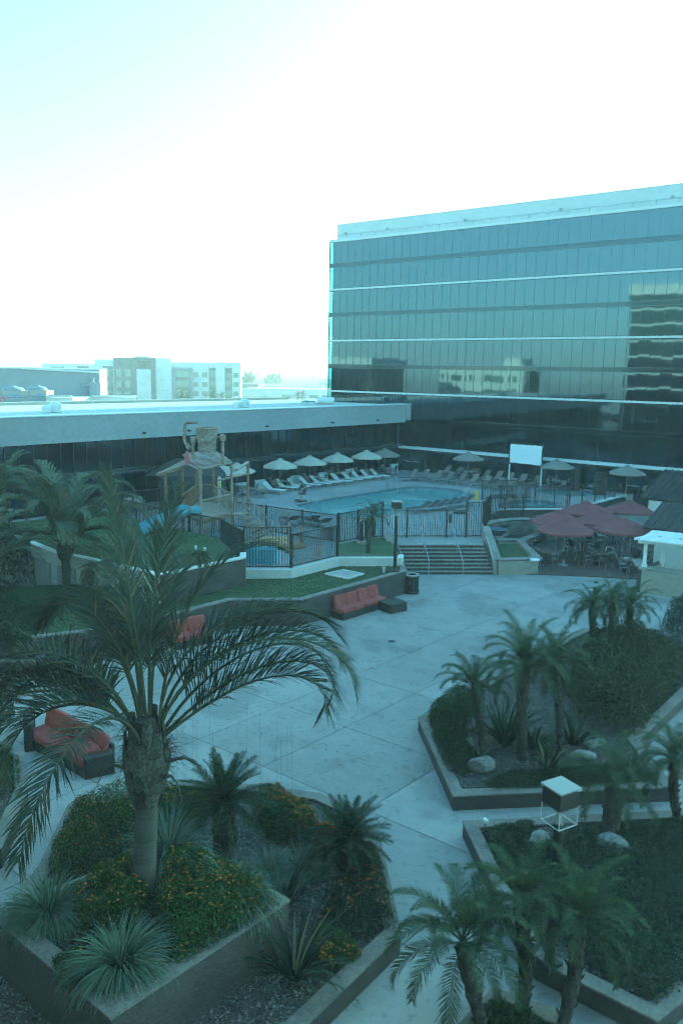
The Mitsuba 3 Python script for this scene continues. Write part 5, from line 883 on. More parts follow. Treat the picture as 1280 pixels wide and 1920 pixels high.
def mulch(parent, poly, z, n, seed, mat='m_chip', size=.05):
    r = np.random.default_rng(seed); q = sample_in(poly.buffer(-.03), n, r); a = r.uniform(0, 6.28, n); l = r.uniform(.4, 1.3, n) * size; w = l * r.uniform(.15, .5, n); t = r.normal(0, .3, (n, 2)); m = MB()
    dx, dy = np.c_[np.cos(a), np.sin(a)], np.c_[-np.sin(a), np.cos(a)]; V = []
    for sx, sy in ((-1, -1), (1, -1), (1, 1), (-1, 1)):
        p = q + dx * (l * sx)[:, None] + dy * (w * sy)[:, None]; V.append(np.c_[p, z + .018 + t[:, 0] * l * sx + t[:, 1] * w * sy + .01 * r.random(n)])
    v = np.stack(V, 1).reshape(-1, 3); part(parent, 'chips', (v, np.arange(4 * n).reshape(-1, 4)), mat, kind='stuff')
p_low, i_low = planter('large low planter around the raised square bed, with lantana and sago palms', [X3(1.259, 13.820, 0.460), X3(1.016, 16.756, 0.460), X3(0.535, 18.160, 0.460), X3(-0.421, 18.936, 0.460), X3(-2.077, 19.309, 0.460), X3(-4.176, 19.515, 0.460), X3(-6.530, 18.234, 0.460), X3(-6.329, 15.754, 0.460), X3(-6.569, 12.932, 0.460), X3(-5.724, 10.223, 0.460), X3(-3.102, 8.386, 0.460), X3(-0.551, 11.459, 0.460)], .46, .38)
up_pts = [X3(-3.299, 10.560, 1.470), X3(-0.845, 13.329, 1.470), X3(-3.126, 15.263, 1.470), X3(-6.089, 12.844, 1.470)]
p_up, i_up = planter('raised square planter with the big palm, orange lantana and grass clumps', up_pts, 1.47, 1.34)
p_r1, i_r1 = planter('right hand planter full of small palms, rocks and mulch', [X3(2.490, 23.704, 0.420), X3(2.957, 19.011, 0.420), X3(8.786, 19.655, 0.420), X3(8.843, 22.388, 0.420), X3(14.132, 28.880, 0.420), X3(13.387, 32.952, 0.420), X3(10.268, 32.932, 0.420), X3(5.721, 27.480, 0.420)], .42, .34)
p_r2, i_r2 = planter('near right planter with the lamp post, rocks and ground cover', [X3(3.030, 17.829, 0.420), X3(3.343, 15.251, 0.420), X3(3.627, 13.285, 0.420), X3(5.398, 11.857, 0.420), X3(8.090, 13.888, 0.420), X3(10.527, 18.737, 0.420)], .42, .34)
p_r3, i_r3 = planter('small hedge planter at the bottom edge under the near palms', [X3(1.930, 11.455, 0.500), X3(2.768, 12.414, 0.500), X3(3.872, 11.882, 0.500), X3(4.083, 10.836, 0.500), X3(2.613, 10.077, 0.500)], .5, .42)
p_l1, i_l1 = planter('dark low planter along the left edge behind the corner sofa', [X3(-15.161, 27.580, 0.500), X3(-10.698, 27.680, 0.500), X3(-11.185, 30.360, 0.500), X3(-10.407, 31.189, 0.500), X3(-11.182, 33.609, 0.500), X3(-19.351, 35.617, 0.500)], .5, .42)
p_l2, i_l2 = planter('planter at the left edge beside the corner sofa', [X3(-8.261, 15.889, 0.500), X3(-7.380, 16.309, 0.500), X3(-7.782, 18.889, 0.500), X3(-8.614, 20.828, 0.500), X3(-9.450, 21.282, 0.500), X3(-10.568, 19.850, 0.500)], .5, .42)
for kk, pl_, z, n in ((p_low, i_low.difference(Polygon([v2(p) for p in up_pts])), .38, 5200), (p_r1, i_r1, .34, 6500), (p_r2, i_r2, .34, 5000), (p_up, i_up, 1.34, 1200), (p_l1, i_l1, .42, 800), (p_l2, i_l2, .42, 600)):
    mulch(kk, pl_, z, n * 2, n, size=.027); mulch(kk, pl_, z, n, n + 1, 'm_bark_chip', .05)
k = thing('garden_hose', 'dark red garden hose coiled in the front corner of the raised planter', 'hose'); c = p3(X3(-3.414, 11.190, 1.340)); m = MB()
t = np.linspace(0, 5.2 * math.pi, 90); m.tube(np.c_[c[0] + (.26 + .02 * np.sin(t * 1.7)) * np.cos(t), c[1] + .1 + (.24 + .03 * np.cos(t * 1.3)) * np.sin(t), c[2] + .03 + .012 * t / 6], .014, 6); part(k, 'tube', m, 'm_hose', True)

# ------------------------------------------------------------------ palms
def frond(seed, e0, L, d1, d2, nl, ll, lw=.022, start=.22, tip_angle=22, base_angle=58, lift=.35, gravity=.55, tone=(.055, .075, .05), dead=.04, rad=.022, twist=0.0, rach=(.12, .13, .085)):
    """one feather frond growing along +x from the origin: a curved midrib with a row of strap leaflets on each side"""
    r = np.random.default_rng(seed); m = MB(); N = 40; t = np.linspace(0, 1, N); e = R(e0) - R(d1) * t - R(d2) * t ** 5; ds = L / (N - 1); side = np.cumsum(r.normal(0, .012, N))
    x = np.r_[0, np.cumsum(np.cos(e[:-1]) * ds)]; z = np.r_[0, np.cumsum(np.sin(e[:-1]) * ds)]; y = np.cumsum(np.sin(side) * ds * 1.2); C = np.c_[x, y, z]
    m.tube(C[::3], np.linspace(rad, rad * .18, len(C[::3])), 6); m.c[-1][:] = rach
    for c_ in m.c: c_[:] = rach
    D = np.gradient(C, axis=0); D /= np.linalg.norm(D, axis=1, keepdims=True); S = np.cross(D, [0, 0, 1.0]); S /= np.linalg.norm(S, axis=1, keepdims=True) + 1e-9; Up = np.cross(S, D)
    tt = np.linspace(start, .995, nl); V, F, Cc = [], [], []; n0 = 0; q = np.array([0, .3, .65, 1.0]); wq = np.array([.55, 1.0, .75, .04])
    for sd in (-1, 1):
        for ti in tt + r.normal(0, .004, nl):
            ti = min(max(ti, 0), 1); f = ti * (N - 1); i = min(int(f), N - 2); u = f - i; p = C[i] * (1 - u) + C[i + 1] * u; d, s, up = D[i], S[i] * sd, Up[i]
            k_ = (ti - start) / (1 - start); ln = ll * (0.35 + .65 * math.sin(math.pi * (k_ * .86 + .12)) ** .8) * r.uniform(.85, 1.12); an = R(base_angle + (tip_angle - base_angle) * k_) + r.normal(0, .09); lf = lift * (1 - .7 * k_) + r.normal(0, .12)
            w0 = d * math.cos(an) + s * math.sin(an) * math.cos(lf) + up * math.sin(an) * math.sin(lf); w0 /= np.linalg.norm(w0); g = gravity * r.uniform(.6, 1.4)
            pts = p + ln * (q[:, None] * w0 + np.c_[q * 0, q * 0, -g * q ** 2.2 * .5]); wd = np.cross(w0, up); wd = wd / (np.linalg.norm(wd) + 1e-9) * math.cos(.4 * sd) + up * math.sin(.4 * sd) * .6; ww = (lw * wq)[:, None] * wd
            v = np.empty((8, 3)); v[0::2] = pts - ww; v[1::2] = pts + ww; V.append(v); F += [[n0 + 2 * j, n0 + 2 * j + 1, n0 + 2 * j + 3, n0 + 2 * j + 2] for j in range(3)]; n0 += 8
            c = np.array(tone) * r.uniform(.7, 1.35) * np.array([1 + r.normal(0, .06), 1, 1 + r.normal(0, .08)])
            cc = np.tile(c, (8, 1))
            if r.random() < dead: cc = np.tile(np.array((.20, .125, .06)) * r.uniform(.6, 1.3), (8, 1))
            elif r.random() < dead * 3: cc[4:] = np.array((.19, .12, .065)) * r.uniform(.6, 1.2)
            Cc.append(cc)
    m.add(np.vstack(V), F, np.vstack(Cc))
    if twist: c, s = math.cos(twist), math.sin(twist)
    return m
def frond_ply(*a, **k): m = frond(*a, **k); return mikit.ply(m.mesh(), 'm_frond', smooth=True, color=m.cols())
def trunk_mesh(base, top, r0, r1, rough=.03, n=16, seg=26, bend=.0, seed=1):
    base, top = np.asarray(base, float), np.asarray(top, float); t = np.linspace(0, 1, seg); p = base + (top - base) * t[:, None]; p[:, 0] += bend * np.sin(math.pi * t); r = r0 + (r1 - r0) * t; rr = np.random.default_rng(seed)
    m = MB().tube(p, r * (1 + rr.normal(0, rough, seg)), n); return m
# the big palm in the raised planter
hero = thing('palm_tree', 'large feather palm with a ringed trunk and arching fronds in the raised planter', 'palm tree')
hb_ = p3(X3(-3.539, 13.442, 1.340)); ht = hb_ + np.array([.12, .15, 0.0])
zz = np.linspace(0, 1.95, 60); rad = np.interp(zz, [0, .1, .4, 1.1, 1.95], [.275, .25, .225, .205, .20]); ring = 1 + .028 * np.abs(np.sin(zz * 30)) ** .5
prof = np.stack([np.interp(zz, [0, 1.95], [hb_[0], ht[0] - .03]), np.interp(zz, [0, 1.95], [hb_[1], ht[1]]), 1.26 + zz], 1); m = MB().tube(prof, rad * ring, 26); part(hero, 'trunk', m, 'm_trunk', True)
zz = np.linspace(1.9, 3.55, 34); prof = np.stack([np.full(34, ht[0] - .02), np.full(34, ht[1]), 1.26 + zz], 1); rad = np.interp(zz, [1.9, 2.05, 2.35, 2.7, 3.1, 3.55], [.195, .225, .32, .38, .33, .17]); m = MB().tube(prof, rad, 30); v, f = m.mesh(); v = v + (meshkit.fbm(v * [5, 5, 2.2], 4)[:, None] - .5) * .14 * np.c_[np.ones(len(v)), np.ones(len(v)), np.zeros(len(v))]; part(hero, 'crown_shaft', (v, f), 'm_fibre', True)
hz_ = 1.26
for i in range(17):     # old leaf bases wrapped round the shaft
    a = i * 2.39996 + .5; z = hz_ + 1.86 + .075 * i; V = []; L_ = 1.0 - .022 * i
    for u in np.linspace(0, 1, 7):
        zz_ = z + u * L_; r_ = float(np.interp(zz_ - hz_, [1.9, 2.05, 2.35, 2.7, 3.1, 3.55], [.205, .235, .33, .385, .345, .24])) + .012 + .05 * u ** 3; hw = (.62 - .36 * u ** .7) * (.3 + .7 * min(1, u * 5 + .1))
        for e_ in (-1, -.5, 0, .5, 1): V.append([ht[0] - .02 + (r_ + .03 * (1 - abs(e_))) * math.cos(a + e_ * hw), ht[1] + (r_ + .03 * (1 - abs(e_))) * math.sin(a + e_ * hw), zz_ - .10 * abs(e_) * (1 - u)])
    part(hero, 'leaf_base', MB().add(V, [[5 * j + c_, 5 * j + c_ + 1, 5 * j + 6 + c_, 5 * j + 5 + c_] for j in range(6) for c_ in range(4)]), 'm_boot', True)
hp = np.array([ht[0], ht[1], hz_ + 3.25])
fib = MB(); r_ = np.random.default_rng(3)
for i in range(260):
    a = r_.uniform(0, 6.28); q = hp + [.36 * math.cos(a), .36 * math.sin(a), r_.uniform(-.75, .25)]; l = r_.uniform(.15, .5); e_ = r_.uniform(-1.0, .9); d = np.array([math.cos(a + r_.normal(0, .5)) * math.cos(e_), math.sin(a) * math.cos(e_), math.sin(e_)]); fib.tube([q, q + d * l * .5, q + d * l + [0, 0, -.3 * l]], [.006, .004, .002], 3, cap=False)
part(hero, 'fibre', fib, 'm_fibre', kind='stuff')
HF = [(6, 42, 3.8, 39, 135), (16, 48, 4.2, 54, 125), (16, 63, 4.4, 88, 58), (10, 72, 4.8, 112, 54), (14, 86, 4.5, 126, 0), (17, 86, 4.5, 42, 85), (30, 58, 4.3, 80, 60), (24, 74, 4.6, 100, 40),
      (103, 91, 4.6, 12, 14), (79, 89, 4.9, 100, 46), (120, 84, 5.0, 112, 36), 
      (150, 64, 4.8, 128, 5), (150, 52, 4.6, 118, 10), (125, 64, 5.2, 95, 40), (140, 87, 4.8, 148, -8), (192, 56, 3.3, 165, -20), (260, 60, 4.6, 115, 25), (175, 60, 3.8, 110, 20), (160, 40, 4.0, 95, 30), 
      (90, 85, 4.7, 34, 30), (135, 74, 4.8, 110, 30), (168, 72, 4.2, 128, 10), (165, 58, 4.0, 125, 5), (204, 64, 3.6, 152, 0), (182, 48, 3.8, 105, 20), (128, 76, 4.8, 120, 30)]
for i, (az, e0, L, d1, d2) in enumerate(HF):
    a = R(az); m = frond(100 + i, e0, L, d1, d2, 92, .84 if az != 260 else .66, .0155, start=.20, base_angle=60 if e0 < 84 or az < 16 else 40, tip_angle=30 if e0 < 84 or az < 16 else 18, lift=.55 if e0 < 70 else .35, gravity=.42, tone=(.066, .086, .068) if i % 3 else (.082, .104, .080), rad=.034, dead=.025 if az < 140 else .05)
    b = hp + np.array([math.cos(a), math.sin(a), 0]) * .22 + [0, 0, rnd.uniform(-.2, .25) + (e0 - 60) * .006]
    part(hero, 'frond', mikit.ply(m.mesh(), 'm_frond', smooth=True, color=m.cols()), None, tw=place(*b, a))
for i, (az, l) in enumerate(((-15, .9), (5, .7), (190, .6), (-30, .5))):    # snapped stubs
    a = R(az); b = hp + [.3 * math.cos(a), .3 * math.sin(a), -.45 - .1 * i]; o = np.array([math.cos(a), math.sin(a), 0]); part(hero, 'dead_stub', MB().tube([b, b + o * l * .5 + [0, 0, .12], b + o * l * .8 + [0, 0, .02], b + o * l + [0, 0, -.3]], [.04, .025, .015, .006], 6), 'm_boot', True)
thread = MB()
for i in range(14): q = hp + [rnd.uniform(.4, 2.6), rnd.uniform(-.4, .5), rnd.uniform(.1, .7)]; thread.tube([q, q + [rnd.uniform(-.03, .03), 0, -rnd.uniform(.6, 1.5)], q + [rnd.uniform(-.05, .05), 0, -rnd.uniform(1.6, 2.4)]], .0016, 3, cap=False)
part(hero, 'hanging_thread', thread, 'm_fibre', kind='stuff')

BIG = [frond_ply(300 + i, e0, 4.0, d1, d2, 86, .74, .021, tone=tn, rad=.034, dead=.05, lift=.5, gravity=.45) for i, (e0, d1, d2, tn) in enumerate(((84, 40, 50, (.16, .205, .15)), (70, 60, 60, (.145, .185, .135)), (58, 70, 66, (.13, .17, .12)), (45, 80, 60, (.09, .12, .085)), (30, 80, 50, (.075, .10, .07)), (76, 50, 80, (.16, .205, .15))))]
def big_palm(base, top, label, n, s, seed, r0=.22):
    k = thing('palm_tree', label, 'palm tree'); r = random.Random(seed); base, top = p3(base), np.asarray(top, float); part(k, 'trunk', trunk_mesh(base, top - [0, 0, .35], r0, r0 * .8, .04), 'm_trunk', True)
    zz = np.linspace(0, 1.1, 14); part(k, 'crown_shaft', MB().tube(np.stack([np.full(14, top[0]), np.full(14, top[1]), top[2] - .75 + zz], 1), np.interp(zz, [0, .15, .5, .9, 1.1], [r0 * .8, r0 * 1.3, r0 * 1.7, r0 * 1.2, r0 * .5]), 16), 'm_fibre', True)
    for i in range(7): a = i * 2.4; o = np.array([math.cos(a), math.sin(a), 0]); b = top + [0, 0, -.7 + .07 * i]; part(k, 'leaf_base', MB().bar(b + o * r0 * .9, b + o * r0 * 2.0 + [0, 0, .5], .17, .05, up=o), 'm_boot')
    for i in range(n):
        a = i * 2.39996 + r.uniform(-.2, .2); j = int(r.choice((0, 0, 5, 1, 1, 2, 2, 3, 4))); part(k, 'frond', BIG[j], None, tw=place(*(top + [0, 0, r.uniform(-.1, .25)]), a, s * r.uniform(.85, 1.1)))
big_palm(X3(-12.675, 36.547, 0.400), X3(-12.555, 36.000, 2.964), 'dense feather palm in front of the low wing, left of the big palm', 36, 1.06, 5)
big_palm(X3(-14.760, 30.865, 0.400), X3(-14.350, 31.500, 2.689), 'dark feather palm cut off by the left picture edge', 24, .85, 9)
big_palm(X3(-20.346, 45.127, 0.600), X3(-18.639, 44.000, 3.733), 'farther palm crown at the left edge behind the dense palm', 20, .8, 11)

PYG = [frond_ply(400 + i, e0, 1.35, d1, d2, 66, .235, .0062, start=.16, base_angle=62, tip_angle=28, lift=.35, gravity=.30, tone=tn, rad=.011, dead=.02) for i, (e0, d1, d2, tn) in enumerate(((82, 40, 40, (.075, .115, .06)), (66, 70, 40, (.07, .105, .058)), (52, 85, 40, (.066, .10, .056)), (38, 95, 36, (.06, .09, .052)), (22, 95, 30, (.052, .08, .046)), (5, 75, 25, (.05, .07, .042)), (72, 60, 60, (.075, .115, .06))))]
def pygmy(base, top, label, s=1.0, n=34, seed=1, r0=.10, low=True, group='small feathery date palms in the planters'):
    k = thing('date_palm', label, 'palm tree', group); r = random.Random(seed); base, top = p3(base), np.asarray(top, float); bn = r.uniform(-.08, .08); m = trunk_mesh(base, top, r0 * .85, r0 * 1.15, .05, 12, 22, bn, seed); part(k, 'trunk', m, 'm_fibre', True)
    st = MB(); L = np.linalg.norm(top - base); nn = int(L / .035)
    for i in range(nn):
        t = i / nn; a = i * 2.4; o = np.array([math.cos(a), math.sin(a), 0]); q = base + (top - base) * t + o * r0 * (.78 + .3 * t) + [bn * math.sin(math.pi * t), 0, 0]; st.bar(q, q + o * .05 + [0, 0, .09], .035, .02, up=o)
    part(k, 'leaf_scars', st, 'm_fibre', kind='stuff')
    for i in range(n):
        f = i / n; j = 0 if f < .10 else 6 if f < .2 else 1 if f < .4 else 2 if f < .6 else 3 if f < .78 else 4 if f < .93 else 5
        part(k, 'frond', PYG[j], None, tw=place(*(top + [0, 0, .08 * (1 - f)]), i * 2.39996 + r.uniform(-.25, .25), s * r.uniform(.85, 1.12)))
pygmy(X3(2.500, 11.394, 0.420), X3(2.115, 11.900, 1.728), 'nearest small date palm at the bottom edge, its trunk leaning over the concrete', 1.06, 30, 21, .115)
pygmy(X3(3.157, 11.910, 0.340), X3(3.191, 12.600, 1.942), 'small date palm right behind the nearest one, beside the lamp post', .92, 26, 22, .12)
pygmy(X3(3.690, 11.557, 0.340), X3(4.125, 12.300, 1.826), 'pale-fronded small date palm right of the near lamp post', .98, 26, 23, .12)
pygmy(X3(4.092, 21.215, 0.340), X3(3.822, 21.900, 2.108), 'leaning small date palm above the clipped hedge', .95, 30, 24, .10)
pygmy(X3(5.142, 21.157, 0.340), X3(5.077, 21.200, 3.034), 'tallest small date palm with a reddish trunk in the middle of the right hand planter', 1.15, 36, 25, .15)
pygmy(X3(6.283, 21.355, 0.340), X3(6.282, 22.500, 2.675), 'small date palm right of the tallest one in the right hand planter', 1.0, 32, 26, .11)
pygmy(X3(10.397, 31.994, 0.340), X3(9.656, 30.000, 2.049), 'left one of the small date palms at the far corner of the right hand planter', .95, 30, 27, .10)
pygmy(X3(10.816, 30.405, 0.340), X3(10.022, 28.800, 2.583), 'middle one of the small date palms at the far corner of the right hand planter', 1.0, 30, 28, .11)
pygmy(X3(11.115, 30.115, 0.340), X3(10.843, 29.200, 2.395), 'right one of the small date palms at the far corner of the right hand planter', .95, 30, 29, .11)
pygmy(X3(6.222, 16.948, 0.340), X3(6.499, 17.600, 1.461), 'small date palm with a thick dark trunk in front of the right hand planter wall', 1.15, 20, 30, .20)
pygmy(X3(8.261, 18.004, 0.340), X3(8.118, 18.200, 1.854), 'small date palm at the right edge by the triangular path', .95, 28, 31, .11)
pygmy(X3(1.445, 41.834, 1.500), X3(1.761, 44.500, 2.880), 'little palm on the turf triangle beside the stairs', .95, 24, 32, .10, group=None)
for i, q in enumerate((X3(-39.578, 200.000, 4.198), X3(-38.021, 200.000, 3.706), X3(-31.216, 195.000, 4.236), X3(-28.314, 190.000, 3.953), X3(-12.477, 250.000, 3.102), X3(-14.053, 252.000, 2.852))):
    k = thing('distant_palm', f'tiny distant palm, {ORD[i]} from the left along the foot of the far buildings', 'palm tree', 'distant palms'); q = np.array(q); part(k, 'trunk', MB().tube([q * [1, 1, 0], q], .18, 6), 'm_far_tree')
    for j in range(12): part(k, 'frond', BIG[j % 6], None, tw=place(*q, j * 2.4, .55))
for i, (q, s_) in enumerate(((X3(-53.651, 640.000, 1.136), 1), (X3(-56.563, 640.000, 1.088), .8), (X3(-51.572, 640.000, 1.169), 1), (X3(-59.474, 640.000, 1.041), .7), (X3(-57.186, 500.000, 3.686), .8), (X3(-59.460, 500.000, 3.649), .7))):
    k = thing('distant_tree', f'tiny hazy tree, {ORD[i]} of those among the far roofs', 'tree', 'distant hazy trees'); q = np.array(q); r_ = np.random.default_rng(i); m = MB()
    for j in range(60):
        c = q + r_.normal(0, 1, 3) * [1.4, 1.4, 2.6] * s_; d = r_.normal(0, 1.1, (4, 3)); m.add(c + d, [[0, 1, 2], [0, 2, 3], [0, 3, 1], [1, 3, 2]])
    part(k, 'crown', m, 'm_far_tree'); part(k, 'trunk', MB().tube([q * [1, 1, 0], q], .3, 6), 'm_far_tree')

# sago palms
SAG = [frond_ply(500 + i, e0, 1.15, d1, d2, 58, .17, .0075, start=.10, base_angle=72, tip_angle=45, lift=.5, gravity=.05, tone=(.04, .066, .04), rad=.012, dead=.01) for i, (e0, d1, d2) in enumerate(((80, 20, 10), (64, 34, 10), (48, 46, 12), (30, 50, 12), (10, 46, 10), (-20, 40, 0)))]
def sago(base, h, label, s, n, seed, skirt=False):
    k = thing('sago_palm', label, 'sago palm', None); r = random.Random(seed); b = p3(base); top = b + [0, 0, h]; part(k, 'trunk', trunk_mesh(b, top, .26 * s, .22 * s, .08, 14, 18, 0, seed), 'm_fibre', True)
    for i in range(n):
        f = i / n; j = 0 if f < .12 else 1 if f < .36 else 2 if f < .6 else 3 if f < .8 else 4; part(k, 'frond', SAG[j], None, tw=place(*(top + [0, 0, .05]), i * 2.39996 + r.uniform(-.1, .1), s * r.uniform(.9, 1.08)))
    if skirt:
        for i in range(26): part(k, 'dead_frond', SAG[5], None, tw=T().translate((top - [0, 0, .1]).tolist()).rotate([0, 0, 1], i * 137.5).rotate([0, 1, 0], 48 + r.uniform(-8, 12)).scale(s * r.uniform(.9, 1.2)))
sago(X3(-2.392, 15.812, 0.380), 1.45, 'tall sago palm with a shaggy skirt of old leaves behind the raised planter', 1.0, 46, 41, True)
sago(X3(0.266, 16.017, 0.380), .55, 'low dark green sago palm by the right wall of the large planter', .92, 48, 42)

# ------------------------------------------------------------------ grass clumps, lantana, hedges and other plants
def clump(label, c, r0, h, n, seed, tone=(.115, .165, .125), wide=.0105, name='grass_clump', cat='ornamental grass', group='fountain grass clumps', droop=1.0):
    k = thing(name, label, cat, group); r = np.random.default_rng(seed); c = p3(c); a = r.uniform(0, 6.28, n); out = np.sqrt(r.random(n)); lean = .12 + out * 1.05 + r.normal(0, .16, n); L = h * r.uniform(.55, 1.3, n) * (1 + .22 * np.sin(a * 2 + seed) * out); S = 7; V = np.empty((n, S, 2, 3)); t = np.linspace(0, 1, S); Cc = np.empty((n, S, 2, 3))
    o = np.c_[np.cos(a), np.sin(a), a * 0]; sd = np.c_[-np.sin(a), np.cos(a), a * 0]; base = c + o * (out * r0 * .28)[:, None]; p = base.copy(); ang = lean * .55
    for j in range(S):
        w = wide * (1 - t[j] ** 2) + .0008; V[:, j, 0] = p - sd * w; V[:, j, 1] = p + sd * w; p = p + (o * np.sin(ang)[:, None] + np.array([0, 0, 1.0]) * np.cos(ang)[:, None]) * (L / (S - 1))[:, None]; ang = ang + (lean * .36 + .08) * droop * r.uniform(.5, 1.7, n)
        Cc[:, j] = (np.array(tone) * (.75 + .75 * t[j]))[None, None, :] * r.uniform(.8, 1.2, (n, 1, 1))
    Cc *= r.uniform(.6, 1.4, (n, 1, 1, 1)); dead = r.random(n) < .05; Cc[dead] = np.array((.24, .21, .14)); idx = np.arange(n * S * 2).reshape(n, S, 2); F = np.stack([idx[:, :-1, 0], idx[:, :-1, 1], idx[:, 1:, 1], idx[:, 1:, 0]], -1).reshape(-1, 4)
    if n < 50:
        for q_ in range(n): part(k, 'leaf', mikit.ply((V[q_].reshape(-1, 3), [[2 * j, 2 * j + 1, 2 * j + 3, 2 * j + 2] for j in range(S - 1)]), 'm_blade', smooth=True, color=Cc[q_].reshape(-1, 3)), None)
        return
    scene[k + '__blade'] = mikit.ply((V.reshape(-1, 3), F), 'm_blade', smooth=True, color=Cc.reshape(-1, 3)); labels[k + '__blade'] = {'kind': 'stuff'}
    core = MB().lathe([(r0 * .3, -.02), (r0 * .22, .08), (.01, .14)], c, 10); part(k, 'crown', core, 'm_fibre', True)
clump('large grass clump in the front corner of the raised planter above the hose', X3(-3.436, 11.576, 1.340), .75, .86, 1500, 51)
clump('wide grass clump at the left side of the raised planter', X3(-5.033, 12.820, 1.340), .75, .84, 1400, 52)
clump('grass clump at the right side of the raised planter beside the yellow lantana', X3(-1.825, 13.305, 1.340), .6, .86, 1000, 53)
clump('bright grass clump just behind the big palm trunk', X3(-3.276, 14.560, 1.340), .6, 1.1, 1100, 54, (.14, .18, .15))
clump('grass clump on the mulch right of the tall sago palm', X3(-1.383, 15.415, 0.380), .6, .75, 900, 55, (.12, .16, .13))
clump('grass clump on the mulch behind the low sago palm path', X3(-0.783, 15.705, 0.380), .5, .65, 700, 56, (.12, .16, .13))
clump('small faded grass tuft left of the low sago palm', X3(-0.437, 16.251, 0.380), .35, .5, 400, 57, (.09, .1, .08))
clump('strap-leaved plant growing against the right corner of the raised planter', X3(-0.694, 12.706, 0.380), .35, 1.35, 46, 58, (.05, .07, .055), .035, 'strap_leaf_plant', 'plant', None, .35)
clump('strap-leaved plant between the grass clumps and the raised planter corner', X3(-1.040, 14.570, 0.380), .3, 1.1, 40, 59, (.055, .075, .06), .03, 'strap_leaf_plant', 'plant', None, .35)
for i, (q, n, hh, lab) in enumerate(((X3(4.854, 22.132, 0.340), 70, 1.3, 'big clump of broad upright leaves left of the tallest date palm'), (X3(3.876, 20.895, 0.340), 30, .75, 'small broad-leaved plant in front of the pale boulder'), (X3(5.638, 21.822, 0.340), 36, .9, 'broad-leaved plant just right of the tallest date palm trunk'), (X3(5.749, 20.715, 0.340), 30, .9, 'broad-leaved plant lower in the mulch, right of the tallest palm'), (X3(6.897, 22.206, 0.340), 44, 1.1, 'broad-leaved plant behind the curtain of small palms'), (X3(8.550, 24.732, 0.340), 60, 1.5, 'tall broad-leaved clump in the middle of the far right bed'), (X3(9.424, 24.767, 0.340), 60, 1.6, 'tall broad-leaved clump next to the wall end at the right'), (X3(9.207, 28.052, 0.340), 60, 1.3, 'broad-leaved clump behind the small palms'), (X3(7.816, 26.486, 0.340), 50, 1.2, 'broad-leaved clump left of the far right bed'))):
    clump(lab, q, .55, hh, n, 70 + i, (.045, .065, .04), .045, 'broad_leaf_plant', 'plant', 'broad-leaved plants in the right hand planter', .3)

def shrub(label, poly, z, h, nleaf, nflower, seed, name='lantana_shrub', cat='shrub', leafs=.026, tone=(.066, .108, .044), ftone=((.62, .13, .03), (.58, .18, .035)), edge=.5, group=None, bump=.35):
    """mounded shrub: leaves spread through the volume under an uneven dome over the outline poly"""
    k = thing(name, label, cat, group); r = np.random.default_rng(seed); q = sample_in(poly, nleaf, r); import shapely
    def height(q):
        d = shapely.distance(shapely.points(q), poly.exterior); dome = np.clip(d / edge, 0, 1); dome = np.sqrt(1 - (1 - dome) ** 2); return h * dome * (1 - bump + 2 * bump * meshkit.fbm(np.c_[q * 2.1, np.full(len(q), seed)], 3))
    H_ = height(q); u = 1 - r.random(nleaf) ** 2.0 * .75; c = np.c_[q + r.normal(0, .03, (nleaf, 2)), z + H_ * u + .02]
    def leaves(c, size, rr, m):
        d = rr.normal(0, 1, (m, 3)); d /= np.linalg.norm(d, axis=1, keepdims=True); n = rr.normal(0, .55, (m, 3)) + [0, 0, 1]; s = np.cross(d, n); s /= np.linalg.norm(s, axis=1, keepdims=True); sz = size * rr.uniform(.6, 1.4, (m, 1)); fold = n / np.linalg.norm(n, axis=1, keepdims=True) * sz * .25
        return np.stack([c - d * sz, c + s * sz * .5 + fold, c + d * sz, c - s * sz * .5 + fold], 1)
    V = leaves(c, leafs, r, nleaf); i4 = np.arange(nleaf) * 4; F = np.vstack([np.stack([i4, i4 + 1, i4 + 2], 1), np.stack([i4, i4 + 2, i4 + 3], 1)]); col = np.array(tone) * r.uniform(.55, 1.5, (nleaf, 1)) * (1 + r.normal(0, .08, (nleaf, 3))); scene[k + '__leaf'] = mikit.ply((V.reshape(-1, 3), F), 'm_leaf', smooth=False, color=np.repeat(np.clip(col, .01, 1), 4, 0)); labels[k + '__leaf'] = {'kind': 'stuff'}
    tw_ = MB()
    for p, hh in zip(q[:70], H_[:70]): tw_.tube([[p[0], p[1], z - .01], [p[0] + r.normal(0, .06), p[1] + r.normal(0, .06), z + hh * .85]], [.008, .003], 4, cap=False)
    part(k, 'stem', tw_, 'm_fibre', kind='stuff')
    if nflower:
        qf = sample_in(poly, nflower, r); cl = meshkit.fbm(np.c_[qf * 1.4, np.full(len(qf), 9)], 2) > .42; qf = qf[cl]; hf = height(qf); V, F, C = [], [], []; n0 = 0; ico = trimesh.creation.icosahedron(); iv, if_ = np.array(ico.vertices), np.array(ico.faces)
        for p, hh in zip(qf, hf):
            tn = np.array(ftone[r.integers(len(ftone))]) * r.uniform(.7, 1.2); cc = np.array([p[0], p[1], z + hh + .03 + r.uniform(-.04, .03)])
            for j in range(5): V.append(cc + r.normal(0, .012, 3) * [1, 1, .4] + iv * .009 * r.uniform(.8, 1.3)); F.append(if_ + n0); n0 += 12; C.append(np.tile(tn * r.uniform(.8, 1.2), (12, 1)))
        scene[k + '__flower'] = mikit.ply((np.vstack(V), np.vstack(F)), 'm_flower', color=np.vstack(C)); labels[k + '__flower'] = {'kind': 'stuff'}
    return k
PG = lambda *pts: Polygon([v2(p) for p in pts]).buffer(.25).buffer(-.25)
